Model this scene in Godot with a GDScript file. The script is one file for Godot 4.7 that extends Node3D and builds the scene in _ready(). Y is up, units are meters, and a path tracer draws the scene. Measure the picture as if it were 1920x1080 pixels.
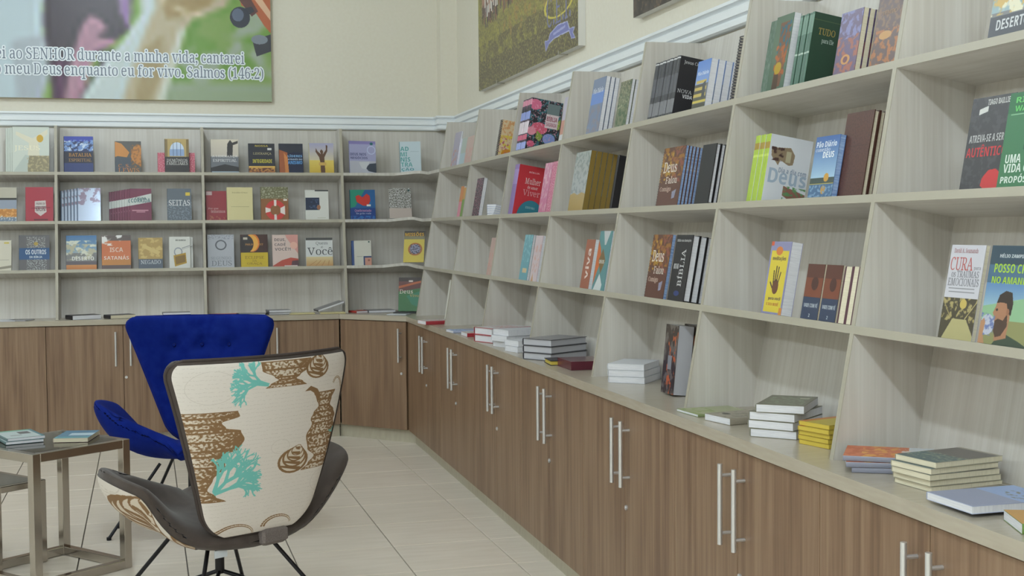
extends Node3D
# A bookshop corner: leaning display bookcases on low cabinets along two walls, two winged chairs and nesting tables.

const LEAN := 0.1757                 # the bookcases lean back: metres per metre of height
const TILT := 0.17392                # the same as an angle
const FRONT_R := 1.5436              # front of the right bookcase at worktop height (x)
const FRONT_B := 8.945               # front of the back bookcase at worktop height (-z)
const DEEP := 0.228                  # horizontal depth of the bookcases
const TOP := 2.137
const WORK := 0.85
const SHELF := [0.0, 1.806, 1.479, 1.158]   # front lower edge of each shelf board
const BOARD := 0.02
const BAY0 := -8.516
const BAY := 0.9426
const COL0 := -0.771
const COL := 0.9504
const WALL_R := 2.01
const WALL_B := -9.41

var M := {}
var taken := {}
var atlas: Image
var cells := {}
var sans: SystemFont
var serif: SystemFont
var rng := RandomNumberGenerator.new()

func _ready():
	rng.seed = 11
	# ---- camera
	var cam := Camera3D.new()
	cam.name = "camera"
	add_child(cam)
	cam.position = Vector3(0, 1.42, 0)
	cam.basis = Basis(Vector3.UP, -0.2537) * Basis(Vector3.RIGHT, -0.0453) * Basis(Vector3.BACK, -0.0080)
	cam.fov = rad_to_deg(2.0 * atan(540.0 / 2427.7))
	cam.near = 0.05
	cam.far = 60.0
	cam.current = true
	# ---- environment, exposure
	var we := WorldEnvironment.new()
	we.name = "environment"
	var env := Environment.new()
	env.background_mode = Environment.BG_COLOR
	env.background_color = Color(0.5, 0.52, 0.55)
	env.tonemap_mode = Environment.TONE_MAPPER_LINEAR
	env.tonemap_exposure = 0.575
	env.sdfgi_enabled = true
	env.ssao_enabled = true
	env.ssil_enabled = true
	we.environment = env
	add_child(we)
	# ---- ceiling lamps
	make_materials()
	lamps()
	# ---- the room, then the furniture, then the books
	room()
	cabinets()
	bookcases()
	wall_pictures()
	chairs()
	tables()
	paint_covers()
	shelf_books()
	lying_books()

# ------------------------------------------------------------------ nodes
func numbered(called: String) -> String:
	if not taken.has(called):
		taken[called] = 0
		return called
	taken[called] += 1
	return "%s_%03d" % [called, taken[called]]

func thing(called: String, label: String, category: String, at := Vector3.ZERO, turn := 0.0, group := "") -> Node3D:
	var o := Node3D.new()
	o.name = numbered(called)
	add_child(o)
	o.position = at
	o.rotation.y = turn
	tag(o, label, category, group)
	return o

func tag(o: Node, label: String, category: String, group := ""):
	o.set_meta("label", label)
	o.set_meta("category", category)
	if group != "":
		o.set_meta("group", group)

func part(parent: Node, called: String, st: SurfaceTool, mat: Material) -> MeshInstance3D:
	var o := MeshInstance3D.new()
	o.name = called
	o.mesh = st.commit()
	o.material_override = mat
	parent.add_child(o, true)
	return o

func struct_mesh(called: String, st: SurfaceTool, mat: Material) -> MeshInstance3D:
	var o := part(self, called, st, mat)
	o.set_meta("kind", "structure")
	return o

func begin() -> SurfaceTool:
	var st := SurfaceTool.new()
	st.begin(Mesh.PRIMITIVE_TRIANGLES)
	return st

# ------------------------------------------------------------------ shapes
func tri(st: SurfaceTool, a: Vector3, b: Vector3, c: Vector3, n: Vector3, ua := Vector2.ZERO, ub := Vector2.ZERO, uc := Vector2.ZERO):
	if (b - a).cross(c - a).dot(n) > 0.0:
		var t := b; b = c; c = t
		var u := ub; ub = uc; uc = u
	for k in 3:
		st.set_normal(n)
		st.set_uv([ua, ub, uc][k])
		st.add_vertex([a, b, c][k])

func quad(st: SurfaceTool, a: Vector3, b: Vector3, c: Vector3, d: Vector3, n: Vector3, ua := Vector2.ZERO, ub := Vector2.ZERO, uc := Vector2.ZERO, ud := Vector2.ZERO):
	tri(st, a, b, c, n, ua, ub, uc)
	tri(st, a, c, d, n, ua, uc, ud)

func flat_quad(st: SurfaceTool, a: Vector3, b: Vector3, c: Vector3, d: Vector3, away: Vector3):
	var n := (b - a).cross(c - a)
	if n.length() < 1e-12:
		n = (c - a).cross(d - a)
	n = n.normalized()
	if n.dot(((a + b + c + d) / 4.0) - away) < 0.0:
		n = -n
	quad(st, a, b, c, d, n)

# eight corners: lower ring 0-3, upper ring 4-7 in the same order
func hexa(st: SurfaceTool, p: Array):
	var mid := Vector3.ZERO
	for v in p:
		mid += v / 8.0
	for f in [[0, 1, 2, 3], [4, 5, 6, 7], [0, 1, 5, 4], [1, 2, 6, 5], [2, 3, 7, 6], [3, 0, 4, 7]]:
		flat_quad(st, p[f[0]], p[f[1]], p[f[2]], p[f[3]], mid)

func box(st: SurfaceTool, c: Vector3, s: Vector3, b := Basis.IDENTITY):
	var h := s / 2.0
	var p := []
	for y in [-h.y, h.y]:
		for q in [[-1, -1], [1, -1], [1, 1], [-1, 1]]:
			p.append(c + b * Vector3(q[0] * h.x, y, q[1] * h.z))
	hexa(st, p)

# box with its vertical and top edges chamfered
func soft_box(st: SurfaceTool, c: Vector3, s: Vector3, r: float, b := Basis.IDENTITY):
	var h := s / 2.0
	var rings := []
	for k in 4:
		var y: float = [-h.y, -h.y + r, h.y - r, h.y][k]
		var inset: float = r if k == 0 or k == 3 else 0.0
		var ring := []
		for q in [[-1, -1, 0], [1, -1, 1], [1, 1, 0], [-1, 1, 1]]:
			var x: float = (h.x - inset) * q[0]
			var z: float = (h.z - inset) * q[1]
			var e := r * 0.7
			var p1 := Vector3(x - q[0] * e, y, z)
			var p2 := Vector3(x, y, z - q[1] * e)
			if q[2] == 0:
				ring.append_array([p2, p1])
			else:
				ring.append_array([p1, p2])
		rings.append(ring)
	for ring in rings:
		for i in ring.size():
			ring[i] = c + b * ring[i]
	for k in 3:
		for i in 8:
			var j := (i + 1) % 8
			flat_quad(st, rings[k][i], rings[k][j], rings[k + 1][j], rings[k + 1][i], c)
	for k in [0, 3]:
		var mid := Vector3.ZERO
		for v in rings[k]:
			mid += v / 8.0
		var n: Vector3 = (mid - c).normalized()
		for i in 8:
			tri(st, mid, rings[k][i], rings[k][(i + 1) % 8], n)

func rod(st: SurfaceTool, a: Vector3, b: Vector3, r: float, sides := 10, r2 := -1.0):
	if r2 < 0.0:
		r2 = r
	var ax := (b - a).normalized()
	var u := ax.cross(Vector3.UP if absf(ax.y) < 0.9 else Vector3.RIGHT).normalized()
	var v := ax.cross(u)
	for i in sides:
		var t0 := TAU * i / sides
		var t1 := TAU * (i + 1) / sides
		var d0 := u * cos(t0) + v * sin(t0)
		var d1 := u * cos(t1) + v * sin(t1)
		var q := [[a + d0 * r, d0], [a + d1 * r, d1], [b + d1 * r2, d1], [b + d0 * r2, d0]]
		for f in [[0, 1, 2], [0, 2, 3]]:
			var n: Vector3 = (d0 + d1)
			var w := [q[f[0]], q[f[1]], q[f[2]]]
			if (w[1][0] - w[0][0]).cross(w[2][0] - w[0][0]).dot(n) > 0.0:
				w = [w[0], w[2], w[1]]
			for e in w:
				st.set_normal(e[1])
				st.set_uv(Vector2.ZERO)
				st.add_vertex(e[0])
		tri(st, a, a + d0 * r, a + d1 * r, -ax)
		tri(st, b, b + d0 * r2, b + d1 * r2, ax)

# a grid of points joined as one smooth surface; uv holds one Vector2 per point
func sheet(st: SurfaceTool, rows: Array, uvs: Array, outward: Callable, closed := false):
	var nr := rows.size()
	var nc: int = rows[0].size()
	var nor := []
	for i in nr:
		var l := []
		for j in nc:
			var i0: Vector3 = rows[maxi(i - 1, 0)][j]
			var i1: Vector3 = rows[mini(i + 1, nr - 1)][j]
			var j0: Vector3 = rows[i][(j - 1 + nc) % nc if closed else maxi(j - 1, 0)]
			var j1: Vector3 = rows[i][(j + 1) % nc if closed else mini(j + 1, nc - 1)]
			var n := (i1 - i0).cross(j1 - j0)
			if n.length() < 1e-10:
				n = outward.call(rows[i][j])
			n = n.normalized()
			if n.dot(outward.call(rows[i][j])) < 0.0:
				n = -n
			l.append(n)
		nor.append(l)
	for i in nr - 1:
		for j in (nc if closed else nc - 1):
			var k := (j + 1) % nc
			for f in [[[i, j], [i + 1, j], [i + 1, k]], [[i, j], [i + 1, k], [i, k]]]:
				var p := []
				for e in f:
					p.append(e)
				var a: Vector3 = rows[p[0][0]][p[0][1]]
				var b: Vector3 = rows[p[1][0]][p[1][1]]
				var c: Vector3 = rows[p[2][0]][p[2][1]]
				if (b - a).cross(c - a).dot(nor[p[0][0]][p[0][1]] + nor[p[1][0]][p[1][1]] + nor[p[2][0]][p[2][1]]) > 0.0:
					p = [p[0], p[2], p[1]]
				for e in p:
					st.set_normal(nor[e[0]][e[1]])
					st.set_uv(uvs[e[0]][e[1]] if uvs.size() > 0 else Vector2.ZERO)
					st.add_vertex(rows[e[0]][e[1]])

# ------------------------------------------------------------------ pictures computed for surfaces
func wood_image(base: Color, dark: Color, light: Color, seed_: int, fine: float) -> ImageTexture:
	var w := 512
	var img := Image.create(w, w, false, Image.FORMAT_RGB8)
	var n1 := FastNoiseLite.new()
	n1.seed = seed_
	n1.frequency = 1.0
	n1.fractal_octaves = 2
	for y in w:
		for x in w:
			# seamless across x by blending the two ends, and up y the same way
			var fx := float(x) / w
			var fy := float(y) / w
			var v := 0.0
			var g := 0.0
			var k := 0.0
			for e in [[0.0, 1.0 - fx], [1.0, fx]]:
				var px: float = fx - e[0]
				v += e[1] * n1.get_noise_2d(px * 42.0 + 3.0, sin(fy * TAU) * 0.55)
				g += e[1] * n1.get_noise_2d(px * 150.0 * fine + 40.0, cos(fy * TAU) * 1.3)
				k += e[1] * n1.get_noise_2d(px * 9.0 + 90.0, sin(fy * TAU + 1.0) * 0.3)
			var t := clampf(0.5 + v * 0.6 + g * 0.4 + k * 0.7, 0.0, 1.0)
			var c := dark.lerp(base, t * 2.0) if t < 0.5 else base.lerp(light, t * 2.0 - 1.0)
			img.set_pixel(x, y, c)
	return ImageTexture.create_from_image(img)

func speckle_image(a: Color, b: Color, seed_: int, sx: float, sy: float, size := 256) -> ImageTexture:
	var img := Image.create(size, size, false, Image.FORMAT_RGB8)
	var n := FastNoiseLite.new()
	n.seed = seed_
	n.frequency = 1.0
	n.fractal_octaves = 4
	for y in size:
		for x in size:
			var fx := float(x) / size
			var fy := float(y) / size
			var v := 0.0
			for e in [[0.0, 1.0 - fx], [1.0, fx]]:
				for d in [[0.0, 1.0 - fy], [1.0, fy]]:
					v += e[1] * d[1] * n.get_noise_2d((fx - e[0]) * sx, (fy - d[0]) * sy + 17.0)
			img.set_pixel(x, y, a.lerp(b, clampf(0.5 + v * 1.2, 0.0, 1.0)))
	return ImageTexture.create_from_image(img)

func solid(c: Color, rough := 0.6, metal := 0.0) -> StandardMaterial3D:
	var m := StandardMaterial3D.new()
	m.albedo_color = c
	m.roughness = rough
	m.metallic = metal
	return m

func textured(t: Texture2D, rough: float, scale: Vector3, world := true) -> StandardMaterial3D:
	var m := StandardMaterial3D.new()
	m.albedo_texture = t
	m.roughness = rough
	m.uv1_triplanar = true
	m.uv1_world_triplanar = world
	m.uv1_scale = scale
	return m

func make_materials():
	sans = SystemFont.new()
	sans.font_names = PackedStringArray(["Droid Sans"])
	sans.font_weight = 700
	serif = SystemFont.new()
	serif.font_names = PackedStringArray(["Droid Serif"])
	M.pale_wood = textured(wood_image(Color8(203, 198, 190), Color8(193, 187, 178), Color8(211, 207, 200), 5, 1.0), 0.45, Vector3(0.9, 0.45, 0.9))
	M.edging = solid(Color8(174, 168, 152), 0.42)
	M.worktop = textured(speckle_image(Color8(182, 173, 157), Color8(175, 165, 148), 9, 5.0, 60.0), 0.24, Vector3(1.2, 1.2, 1.2))
	M.brown_wood = textured(wood_image(Color8(131, 104, 81), Color8(112, 86, 66), Color8(145, 119, 95), 21, 0.7), 0.42, Vector3(0.8, 0.4, 0.8))
	M.plinth = textured(speckle_image(Color8(196, 190, 170), Color8(184, 176, 156), 4, 30.0, 5.0), 0.4, Vector3(1.5, 1.5, 1.5))
	M.wall = textured(speckle_image(Color8(224, 219, 204), Color8(221, 215, 199), 31, 40.0, 40.0), 0.75, Vector3(0.8, 0.8, 0.8))
	M.trim = solid(Color8(236, 240, 242), 0.4)
	M.ceiling = solid(Color8(240, 239, 234), 0.8)
	M.tile = textured(speckle_image(Color8(246, 236, 222), Color8(239, 228, 213), 2, 4.0, 30.0), 0.22, Vector3(0.7, 0.7, 0.7))
	M.tile2 = textured(speckle_image(Color8(244, 234, 220), Color8(236, 226, 211), 3, 3.0, 26.0), 0.24, Vector3(0.7, 0.7, 0.7))
	M.grout = solid(Color8(92, 86, 80), 0.8)
	M.steel = solid(Color8(216, 217, 220), 0.3, 0.75)
	M.chrome = solid(Color8(176, 170, 163), 0.16, 1.0)
	M.page_w = textured(speckle_image(Color8(232, 232, 236), Color8(214, 214, 220), 6, 2.0, 90.0, 128), 0.8, Vector3(6, 6, 6), false)
	M.page_c = textured(speckle_image(Color8(228, 220, 196), Color8(211, 202, 176), 7, 2.0, 90.0, 128), 0.8, Vector3(6, 6, 6), false)
	M.page_g = solid(Color8(188, 188, 194), 0.7)
	M.page_b = textured(speckle_image(Color8(168, 190, 220), Color8(110, 140, 190), 8, 2.0, 60.0, 128), 0.7, Vector3(6, 6, 6), false)
	M.page_gold = solid(Color8(150, 124, 62), 0.35, 0.35)
	M.page_y = solid(Color8(208, 184, 74), 0.5)
	M.page_r = solid(Color8(92, 38, 50), 0.25)
	M.wire = solid(Color8(104, 102, 106), 0.35, 0.5)
	M.black_metal = solid(Color8(26, 25, 30), 0.4, 0.4)
	M.lamp_body = solid(Color8(225, 225, 222), 0.5)
	M.tube = solid(Color8(250, 250, 248), 0.4)
	M.tube.emission_enabled = true
	M.tube.emission = Color(0.93, 0.97, 1.0)
	M.tube.emission_energy_multiplier = 3.0

func lamps():
	# two-tube ceiling fittings in rows over the shop floor
	for spot in LAMPS:
		var at := Vector3(spot[0], CEIL, spot[1])
		var o := thing("ceiling_light", spot[2], "ceiling light", at, 0.0, "two-tube ceiling lights")
		var st := begin()
		soft_box(st, Vector3(0, -0.03, 0), Vector3(0.26, 0.06, 1.3), 0.012)
		part(o, "housing", st, M.lamp_body)
		for s in [-1, 1]:
			st = begin()
			rod(st, Vector3(s * 0.07, -0.085, -0.6), Vector3(s * 0.07, -0.085, 0.6), 0.014, 10)
			part(o, "tube", st, M.tube)
			for e in [-1, 1]:
				st = begin()
				box(st, Vector3(s * 0.07, -0.08, e * 0.615), Vector3(0.034, 0.05, 0.03))
				part(o, "socket", st, M.lamp_body)
		# the bare tubes throw light to all sides: three lights spaced along their length, just under the glass
		for k in 3:
			var l := OmniLight3D.new()
			l.name = "light"
			l.light_energy = spot[3]
			l.light_color = Color(0.90, 0.96, 1.0)
			l.light_size = 0.07
			l.omni_range = 30.0
			l.omni_attenuation = 2.0
			l.shadow_enabled = true
			o.add_child(l, true)
			l.position = Vector3(0, -0.19, (k - 1) * 0.42)

const CEIL := 3.8
const LAMPS := [
	[-0.5, -7.0, "two-tube ceiling light nearest the back wall, over the right aisle", 0.85],
	[-0.5, -3.4, "second two-tube ceiling light from the back wall, over the right aisle", 0.5],
	[-0.5, -0.3, "third two-tube ceiling light from the back wall, over the right aisle", 1.7],
	[-0.5, 2.5, "two-tube ceiling light behind the viewer, over the right aisle", 1.7],
	[-4.4, -7.0, "two-tube ceiling light nearest the back wall, over the middle aisle", 1.2],
	[-4.4, -3.4, "second two-tube ceiling light from the back wall, over the middle aisle", 0.6],
	[-4.4, -0.3, "third two-tube ceiling light from the back wall, over the middle aisle", 1.3],
	[-4.4, 2.5, "two-tube ceiling light behind the viewer, over the middle aisle", 1.3],
]

# sweep a profile (out, y) along a plan polyline; the room lies to the left of the direction of travel when turned by side
func sweep_trim(st: SurfaceTool, path: Array, prof: Array, side: float):
	var rings := []
	for i in path.size():
		var d0: Vector2 = (path[i] - path[maxi(i - 1, 0)]).normalized()
		var d1: Vector2 = (path[mini(i + 1, path.size() - 1)] - path[i]).normalized()
		if i == 0:
			d0 = d1
		if i == path.size() - 1:
			d1 = d0
		var n0 := Vector2(-d0.y, d0.x) * side
		var n1 := Vector2(-d1.y, d1.x) * side
		var m := (n0 + n1).normalized()
		m /= maxf(m.dot(n0), 0.3)
		var ring := []
		for q in prof:
			ring.append(Vector3(path[i].x + m.x * q[0], q[1], path[i].y + m.y * q[0]))
		rings.append(ring)
	for i in path.size() - 1:
		for k in prof.size():
			var j := (k + 1) % prof.size()
			var mid := Vector3.ZERO
			for v in rings[i]:
				mid += v / prof.size() / 2.0
			for v in rings[i + 1]:
				mid += v / prof.size() / 2.0
			flat_quad(st, rings[i][k], rings[i][j], rings[i + 1][j], rings[i + 1][k], mid)

func room():
	var st := begin()
	box(st, Vector3(-3.0, -0.06, -2.9), Vector3(10.4, 0.1, 13.4))
	var fl := struct_mesh("floor", st, M.grout)
	# laid tiles, a little turned against the walls
	var ang := 0.0223
	var o := Vector2(1.350, -6.626)
	var ex := Vector2(cos(ang), -sin(ang))
	var ez := Vector2(sin(ang), cos(ang))
	var tile := begin()
	var g := 0.45 - 0.005
	soft_box(tile, Vector3(0, -0.005, 0), Vector3(g, 0.01, g), 0.0012)
	var tm := tile.commit()
	for i in range(-13, 1):
		for j in range(-6, 15):
			var c := o + ex * (0.45 * (i + 0.5)) + ez * (0.45 * (j + 0.5))
			var t := MeshInstance3D.new()
			t.name = "tile"
			t.mesh = tm
			t.material_override = M.tile if rng.randf() < 0.6 else M.tile2
			fl.add_child(t, true)
			t.position = Vector3(c.x, 0, c.y)
			t.rotation.y = ang
	# the floor beyond the laid tiles in view
	st = begin()
	box(st, Vector3(-6.4, -0.005, -2.9), Vector3(3.4, 0.01, 13.2))
	box(st, Vector3(-1.5, -0.005, 2.0), Vector3(6.4, 0.01, 3.6))
	part(fl, "far_tiling", st, M.tile).set_meta("kind", "stuff")
	st = begin()
	box(st, Vector3(-3.0, 1.9, WALL_B - 0.1), Vector3(10.4, 3.8, 0.2))
	struct_mesh("wall_back", st, M.wall)
	st = begin()
	box(st, Vector3(WALL_R + 0.1, 1.9, -2.9), Vector3(0.2, 3.8, 13.0))
	struct_mesh("wall_right", st, M.wall)
	st = begin()
	box(st, Vector3(-8.1, 1.9, -2.9), Vector3(0.2, 3.8, 13.0))
	struct_mesh("wall_left", st, M.wall)
	st = begin()
	box(st, Vector3(-3.0, 1.9, 3.7), Vector3(10.4, 3.8, 0.2))
	struct_mesh("wall_front", st, M.wall)
	st = begin()
	box(st, Vector3(-3.0, CEIL + 0.05, -2.9), Vector3(10.4, 0.1, 13.4))
	struct_mesh("ceiling", st, M.ceiling)
	# boxed pillar in the corner above the bookcases
	st = begin()
	box(st, Vector3((1.885 + WALL_R) / 2, (2.15 + CEIL) / 2, WALL_B + 0.06), Vector3(WALL_R - 1.885, CEIL - 2.15, 0.12))
	struct_mesh("wall_corner_pillar", st, M.wall)
	var prof := [[-0.004, 2.146], [0.020, 2.146], [0.030, 2.153], [0.030, 2.172], [0.020, 2.176], [0.020, 2.181], [0.034, 2.188], [0.034, 2.216], [0.022, 2.222], [0.022, 2.227], [0.040, 2.234], [0.040, 2.246], [-0.004, 2.250]]
	st = begin()
	sweep_trim(st, [Vector2(-7.9, WALL_B), Vector2(1.885, WALL_B), Vector2(1.885, WALL_B + 0.12), Vector2(WALL_R, WALL_B + 0.12), Vector2(WALL_R, -8.9)], prof, 1.0)
	struct_mesh("trim_1", st, M.trim)
	st = begin()
	sweep_trim(st, [Vector2(WALL_R, -8.9), Vector2(WALL_R, 0.5)], prof, 1.0)
	struct_mesh("trim_2", st, M.trim)

# ------------------------------------------------------------------ low cabinets
# one cabinet: origin at the left end of its front on the floor, +x along the front, -z into the cabinet
func cabinet(label: String, at: Vector3, turn: float, width: float, doors: Array, depth := 0.5):
	var o := thing("base_cabinet", label, "cabinet", at, turn, "walnut base cabinets")
	var st := begin()
	box(st, Vector3(width / 2, 0.4525, -0.022 - depth / 2), Vector3(width - 0.004, 0.725, depth))
	part(o, "carcass", st, M.brown_wood)
	st = begin()
	box(st, Vector3(width / 2, 0.045, -0.048 - 0.01), Vector3(width - 0.001 + (0.09 if depth < 0.4 else 0.0), 0.09, 0.02))
	part(o, "plinth", st, M.plinth)
	for d in doors:      # [x0, x1, handle x or -1, lock x or -1]
		st = begin()
		soft_box(st, Vector3((d[0] + d[1]) / 2, 0.4505, -0.010), Vector3(d[1] - d[0] - 0.003, 0.721, 0.018), 0.0015)
		var dr := part(o, "door", st, M.brown_wood)
		if d[2] >= 0.0:
			st = begin()
			var hx: float = d[2]
			rod(st, Vector3(hx, 0.543, 0.031), Vector3(hx, 0.768, 0.031), 0.0072, 14)
			for y in [0.575, 0.736]:
				rod(st, Vector3(hx, y, -0.002), Vector3(hx, y, 0.031), 0.005, 10)
			var h := part(dr, "handle", st, M.steel)
			h.set_meta("label", "brushed steel bar handle")
		if d[3] >= 0.0:
			st = begin()
			rod(st, Vector3(d[3], 0.466, -0.002), Vector3(d[3], 0.466, 0.004), 0.009, 14)
			rod(st, Vector3(d[3], 0.466, 0.004), Vector3(d[3], 0.466, 0.006), 0.005, 10)
			part(dr, "lock", st, M.steel)

func cabinets():
	var names := ["fourth", "third", "second", "first"]
	var xs := [-2.75, -1.79, -0.828, 0.135, 1.075]
	for k in 4:
		var w: float = xs[k + 1] - xs[k]
		var h := w / 2
		var lab: String = ["cabinet beyond the left edge on the back wall", "back wall cabinet cut by the left edge of the picture", "back wall cabinet behind the steel table, left of the blue chair", "back wall cabinet behind the blue chair"][k]
		cabinet("walnut " + lab, Vector3(xs[k], 0, -8.873), 0.0, w, [[0, h, h - 0.047, -1], [h, w, h + 0.047, h + 0.015]])
	# diagonal corner cabinet
	var a := Vector3(1.077, 0, -8.873)
	var b := Vector3(1.474, 0, -8.455)
	var len := (b - a).length()
	cabinet("walnut corner cabinet with one wide door, set diagonally", a, -atan2(b.z - a.z, b.x - a.x), len, [[0.004, len - 0.012, len - 0.055, len - 0.052]], 0.3)
	# right wall: seams between the doors of each pair
	var zs := [-8.448, -7.382, -6.480, -5.560, -4.640, -3.710, -2.783, -1.86, -0.94]
	var seams := [-7.815, -6.95, -6.01, -5.11, -4.17, -3.25, -2.316, -1.4]
	for k in 8:
		var z0: float = zs[k]
		var w: float = zs[k + 1] - z0
		var s: float = seams[k] - z0
		var lab: String = ["walnut cabinet of the right run next to the corner", "second walnut cabinet of the right run from the corner", "third walnut cabinet of the right run from the corner", "fourth walnut cabinet of the right run from the corner", "fifth walnut cabinet of the right run from the corner", "sixth walnut cabinet of the right run from the corner", "walnut cabinet of the right run at the lower right edge", "walnut cabinet of the right run beyond the lower right edge"][k]
		cabinet(lab, Vector3(1.475, 0, z0), -PI / 2, w, [[0, s, s - 0.046, -1], [s, w, s + 0.046, s + 0.018]])
	# worktops: straight, diagonal, straight
	var t := thing("worktop", "pale straight worktop under the back wall bookcase", "worktop", Vector3(0, 0, 0))
	var st := begin()
	hexa(st, ring([Vector2(-2.75, -8.864), Vector2(1.075, -8.864), Vector2(1.075, -9.40), Vector2(-2.75, -9.40)], 0.816, WORK))
	part(t, "slab", st, M.worktop)
	t = thing("worktop", "pale corner worktop with a diagonal front", "worktop")
	st = begin()
	poly_slab(st, [Vector2(1.076, -8.864), Vector2(1.466, -8.453), Vector2(1.466, -7.72), Vector2(1.99, -7.72), Vector2(1.99, -9.40), Vector2(1.076, -9.40)], 0.816, WORK)
	part(t, "slab", st, M.worktop)
	t = thing("worktop", "long pale worktop under the right bookcase", "worktop")
	st = begin()
	hexa(st, ring([Vector2(1.466, -7.718), Vector2(1.99, -7.718), Vector2(1.99, -0.94), Vector2(1.466, -0.94)], 0.816, WORK))
	part(t, "slab", st, M.worktop)

func ring(q: Array, y0: float, y1: float) -> Array:
	var p := []
	for y in [y0, y1]:
		for v in q:
			p.append(Vector3(v.x, y, v.y))
	return p

func poly_slab(st: SurfaceTool, q: Array, y0: float, y1: float):
	var pk := PackedVector2Array(q)
	var ids := Geometry2D.triangulate_polygon(pk)
	for k in range(0, ids.size(), 3):
		for e in [[y0, Vector3.DOWN], [y1, Vector3.UP]]:
			tri(st, Vector3(q[ids[k]].x, e[0], q[ids[k]].y), Vector3(q[ids[k + 1]].x, e[0], q[ids[k + 1]].y), Vector3(q[ids[k + 2]].x, e[0], q[ids[k + 2]].y), e[1])
	for i in q.size():
		var a: Vector2 = q[i]
		var b: Vector2 = q[(i + 1) % q.size()]
		var n := Vector3(b.y - a.y, 0, a.x - b.x).normalized()
		var mid := (a + b) / 2.0 + Vector2(n.x, n.z) * 0.001
		if Geometry2D.is_point_in_polygon(mid, pk):
			n = -n
		quad(st, Vector3(a.x, y0, a.y), Vector3(b.x, y0, b.y), Vector3(b.x, y1, b.y), Vector3(a.x, y1, a.y), n)

# ------------------------------------------------------------------ leaning bookcases
# a point of a bookcase: run along the wall, height y on its front, horizontal depth behind the front
func on_case(wall: String, run: float, y: float, deep: float) -> Vector3:
	var back := LEAN * (y - WORK) + deep
	return Vector3(FRONT_R + back, y, run) if wall == "R" else Vector3(run, y, -FRONT_B - back)

func upright(parent: Node, wall: String, run: float):
	var th := 0.018
	var st := begin()
	var p := []
	for y in [WORK, TOP]:
		for q in [[0.001, 0.0], [0.001, th], [DEEP, th], [DEEP, 0.0]]:
			p.append(on_case(wall, run + q[1], y, q[0]))
	hexa(st, p)
	var o := part(parent, "upright", st, M.pale_wood)
	st = begin()
	p = []
	for y in [WORK, TOP]:
		for q in [[-0.0005, 0.0], [-0.0005, th], [0.001, th], [0.001, 0.0]]:
			p.append(on_case(wall, run + q[1], y, q[0]))
	hexa(st, p)
	part(o, "edging", st, M.edging)

func shelf_board(parent: Node, wall: String, r0: float, r1: float, y: float):
	# boards stand square to the leaning front, so they fall towards the back
	var fall := DEEP * LEAN * 1.004
	for e in [0, 1]:
		var d0: float = [0.001, -0.0005][e]
		var d1: float = [DEEP - 0.004, 0.001][e]
		var st := begin()
		var p := []
		for lift in [0.0, BOARD]:
			for q in [[d0, r0], [d0, r1], [d1, r1], [d1, r0]]:
				var v := on_case(wall, q[1], y + lift, q[0])
				v.y -= fall * q[0] / DEEP
				p.append(v)
		hexa(st, p)
		if e == 0:
			parent = part(parent, "shelf", st, M.pale_wood)
		else:
			part(parent, "edging", st, M.edging)

func back_panel(parent: Node, wall: String, r0: float, r1: float):
	var st := begin()
	var p := []
	for y in [WORK, TOP]:
		for q in [[DEEP, r0], [DEEP, r1], [DEEP + 0.01, r1], [DEEP + 0.01, r0]]:
			p.append(on_case(wall, q[1], y, q[0]))
	hexa(st, p)
	part(parent, "back_panel", st, M.pale_wood)

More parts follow.
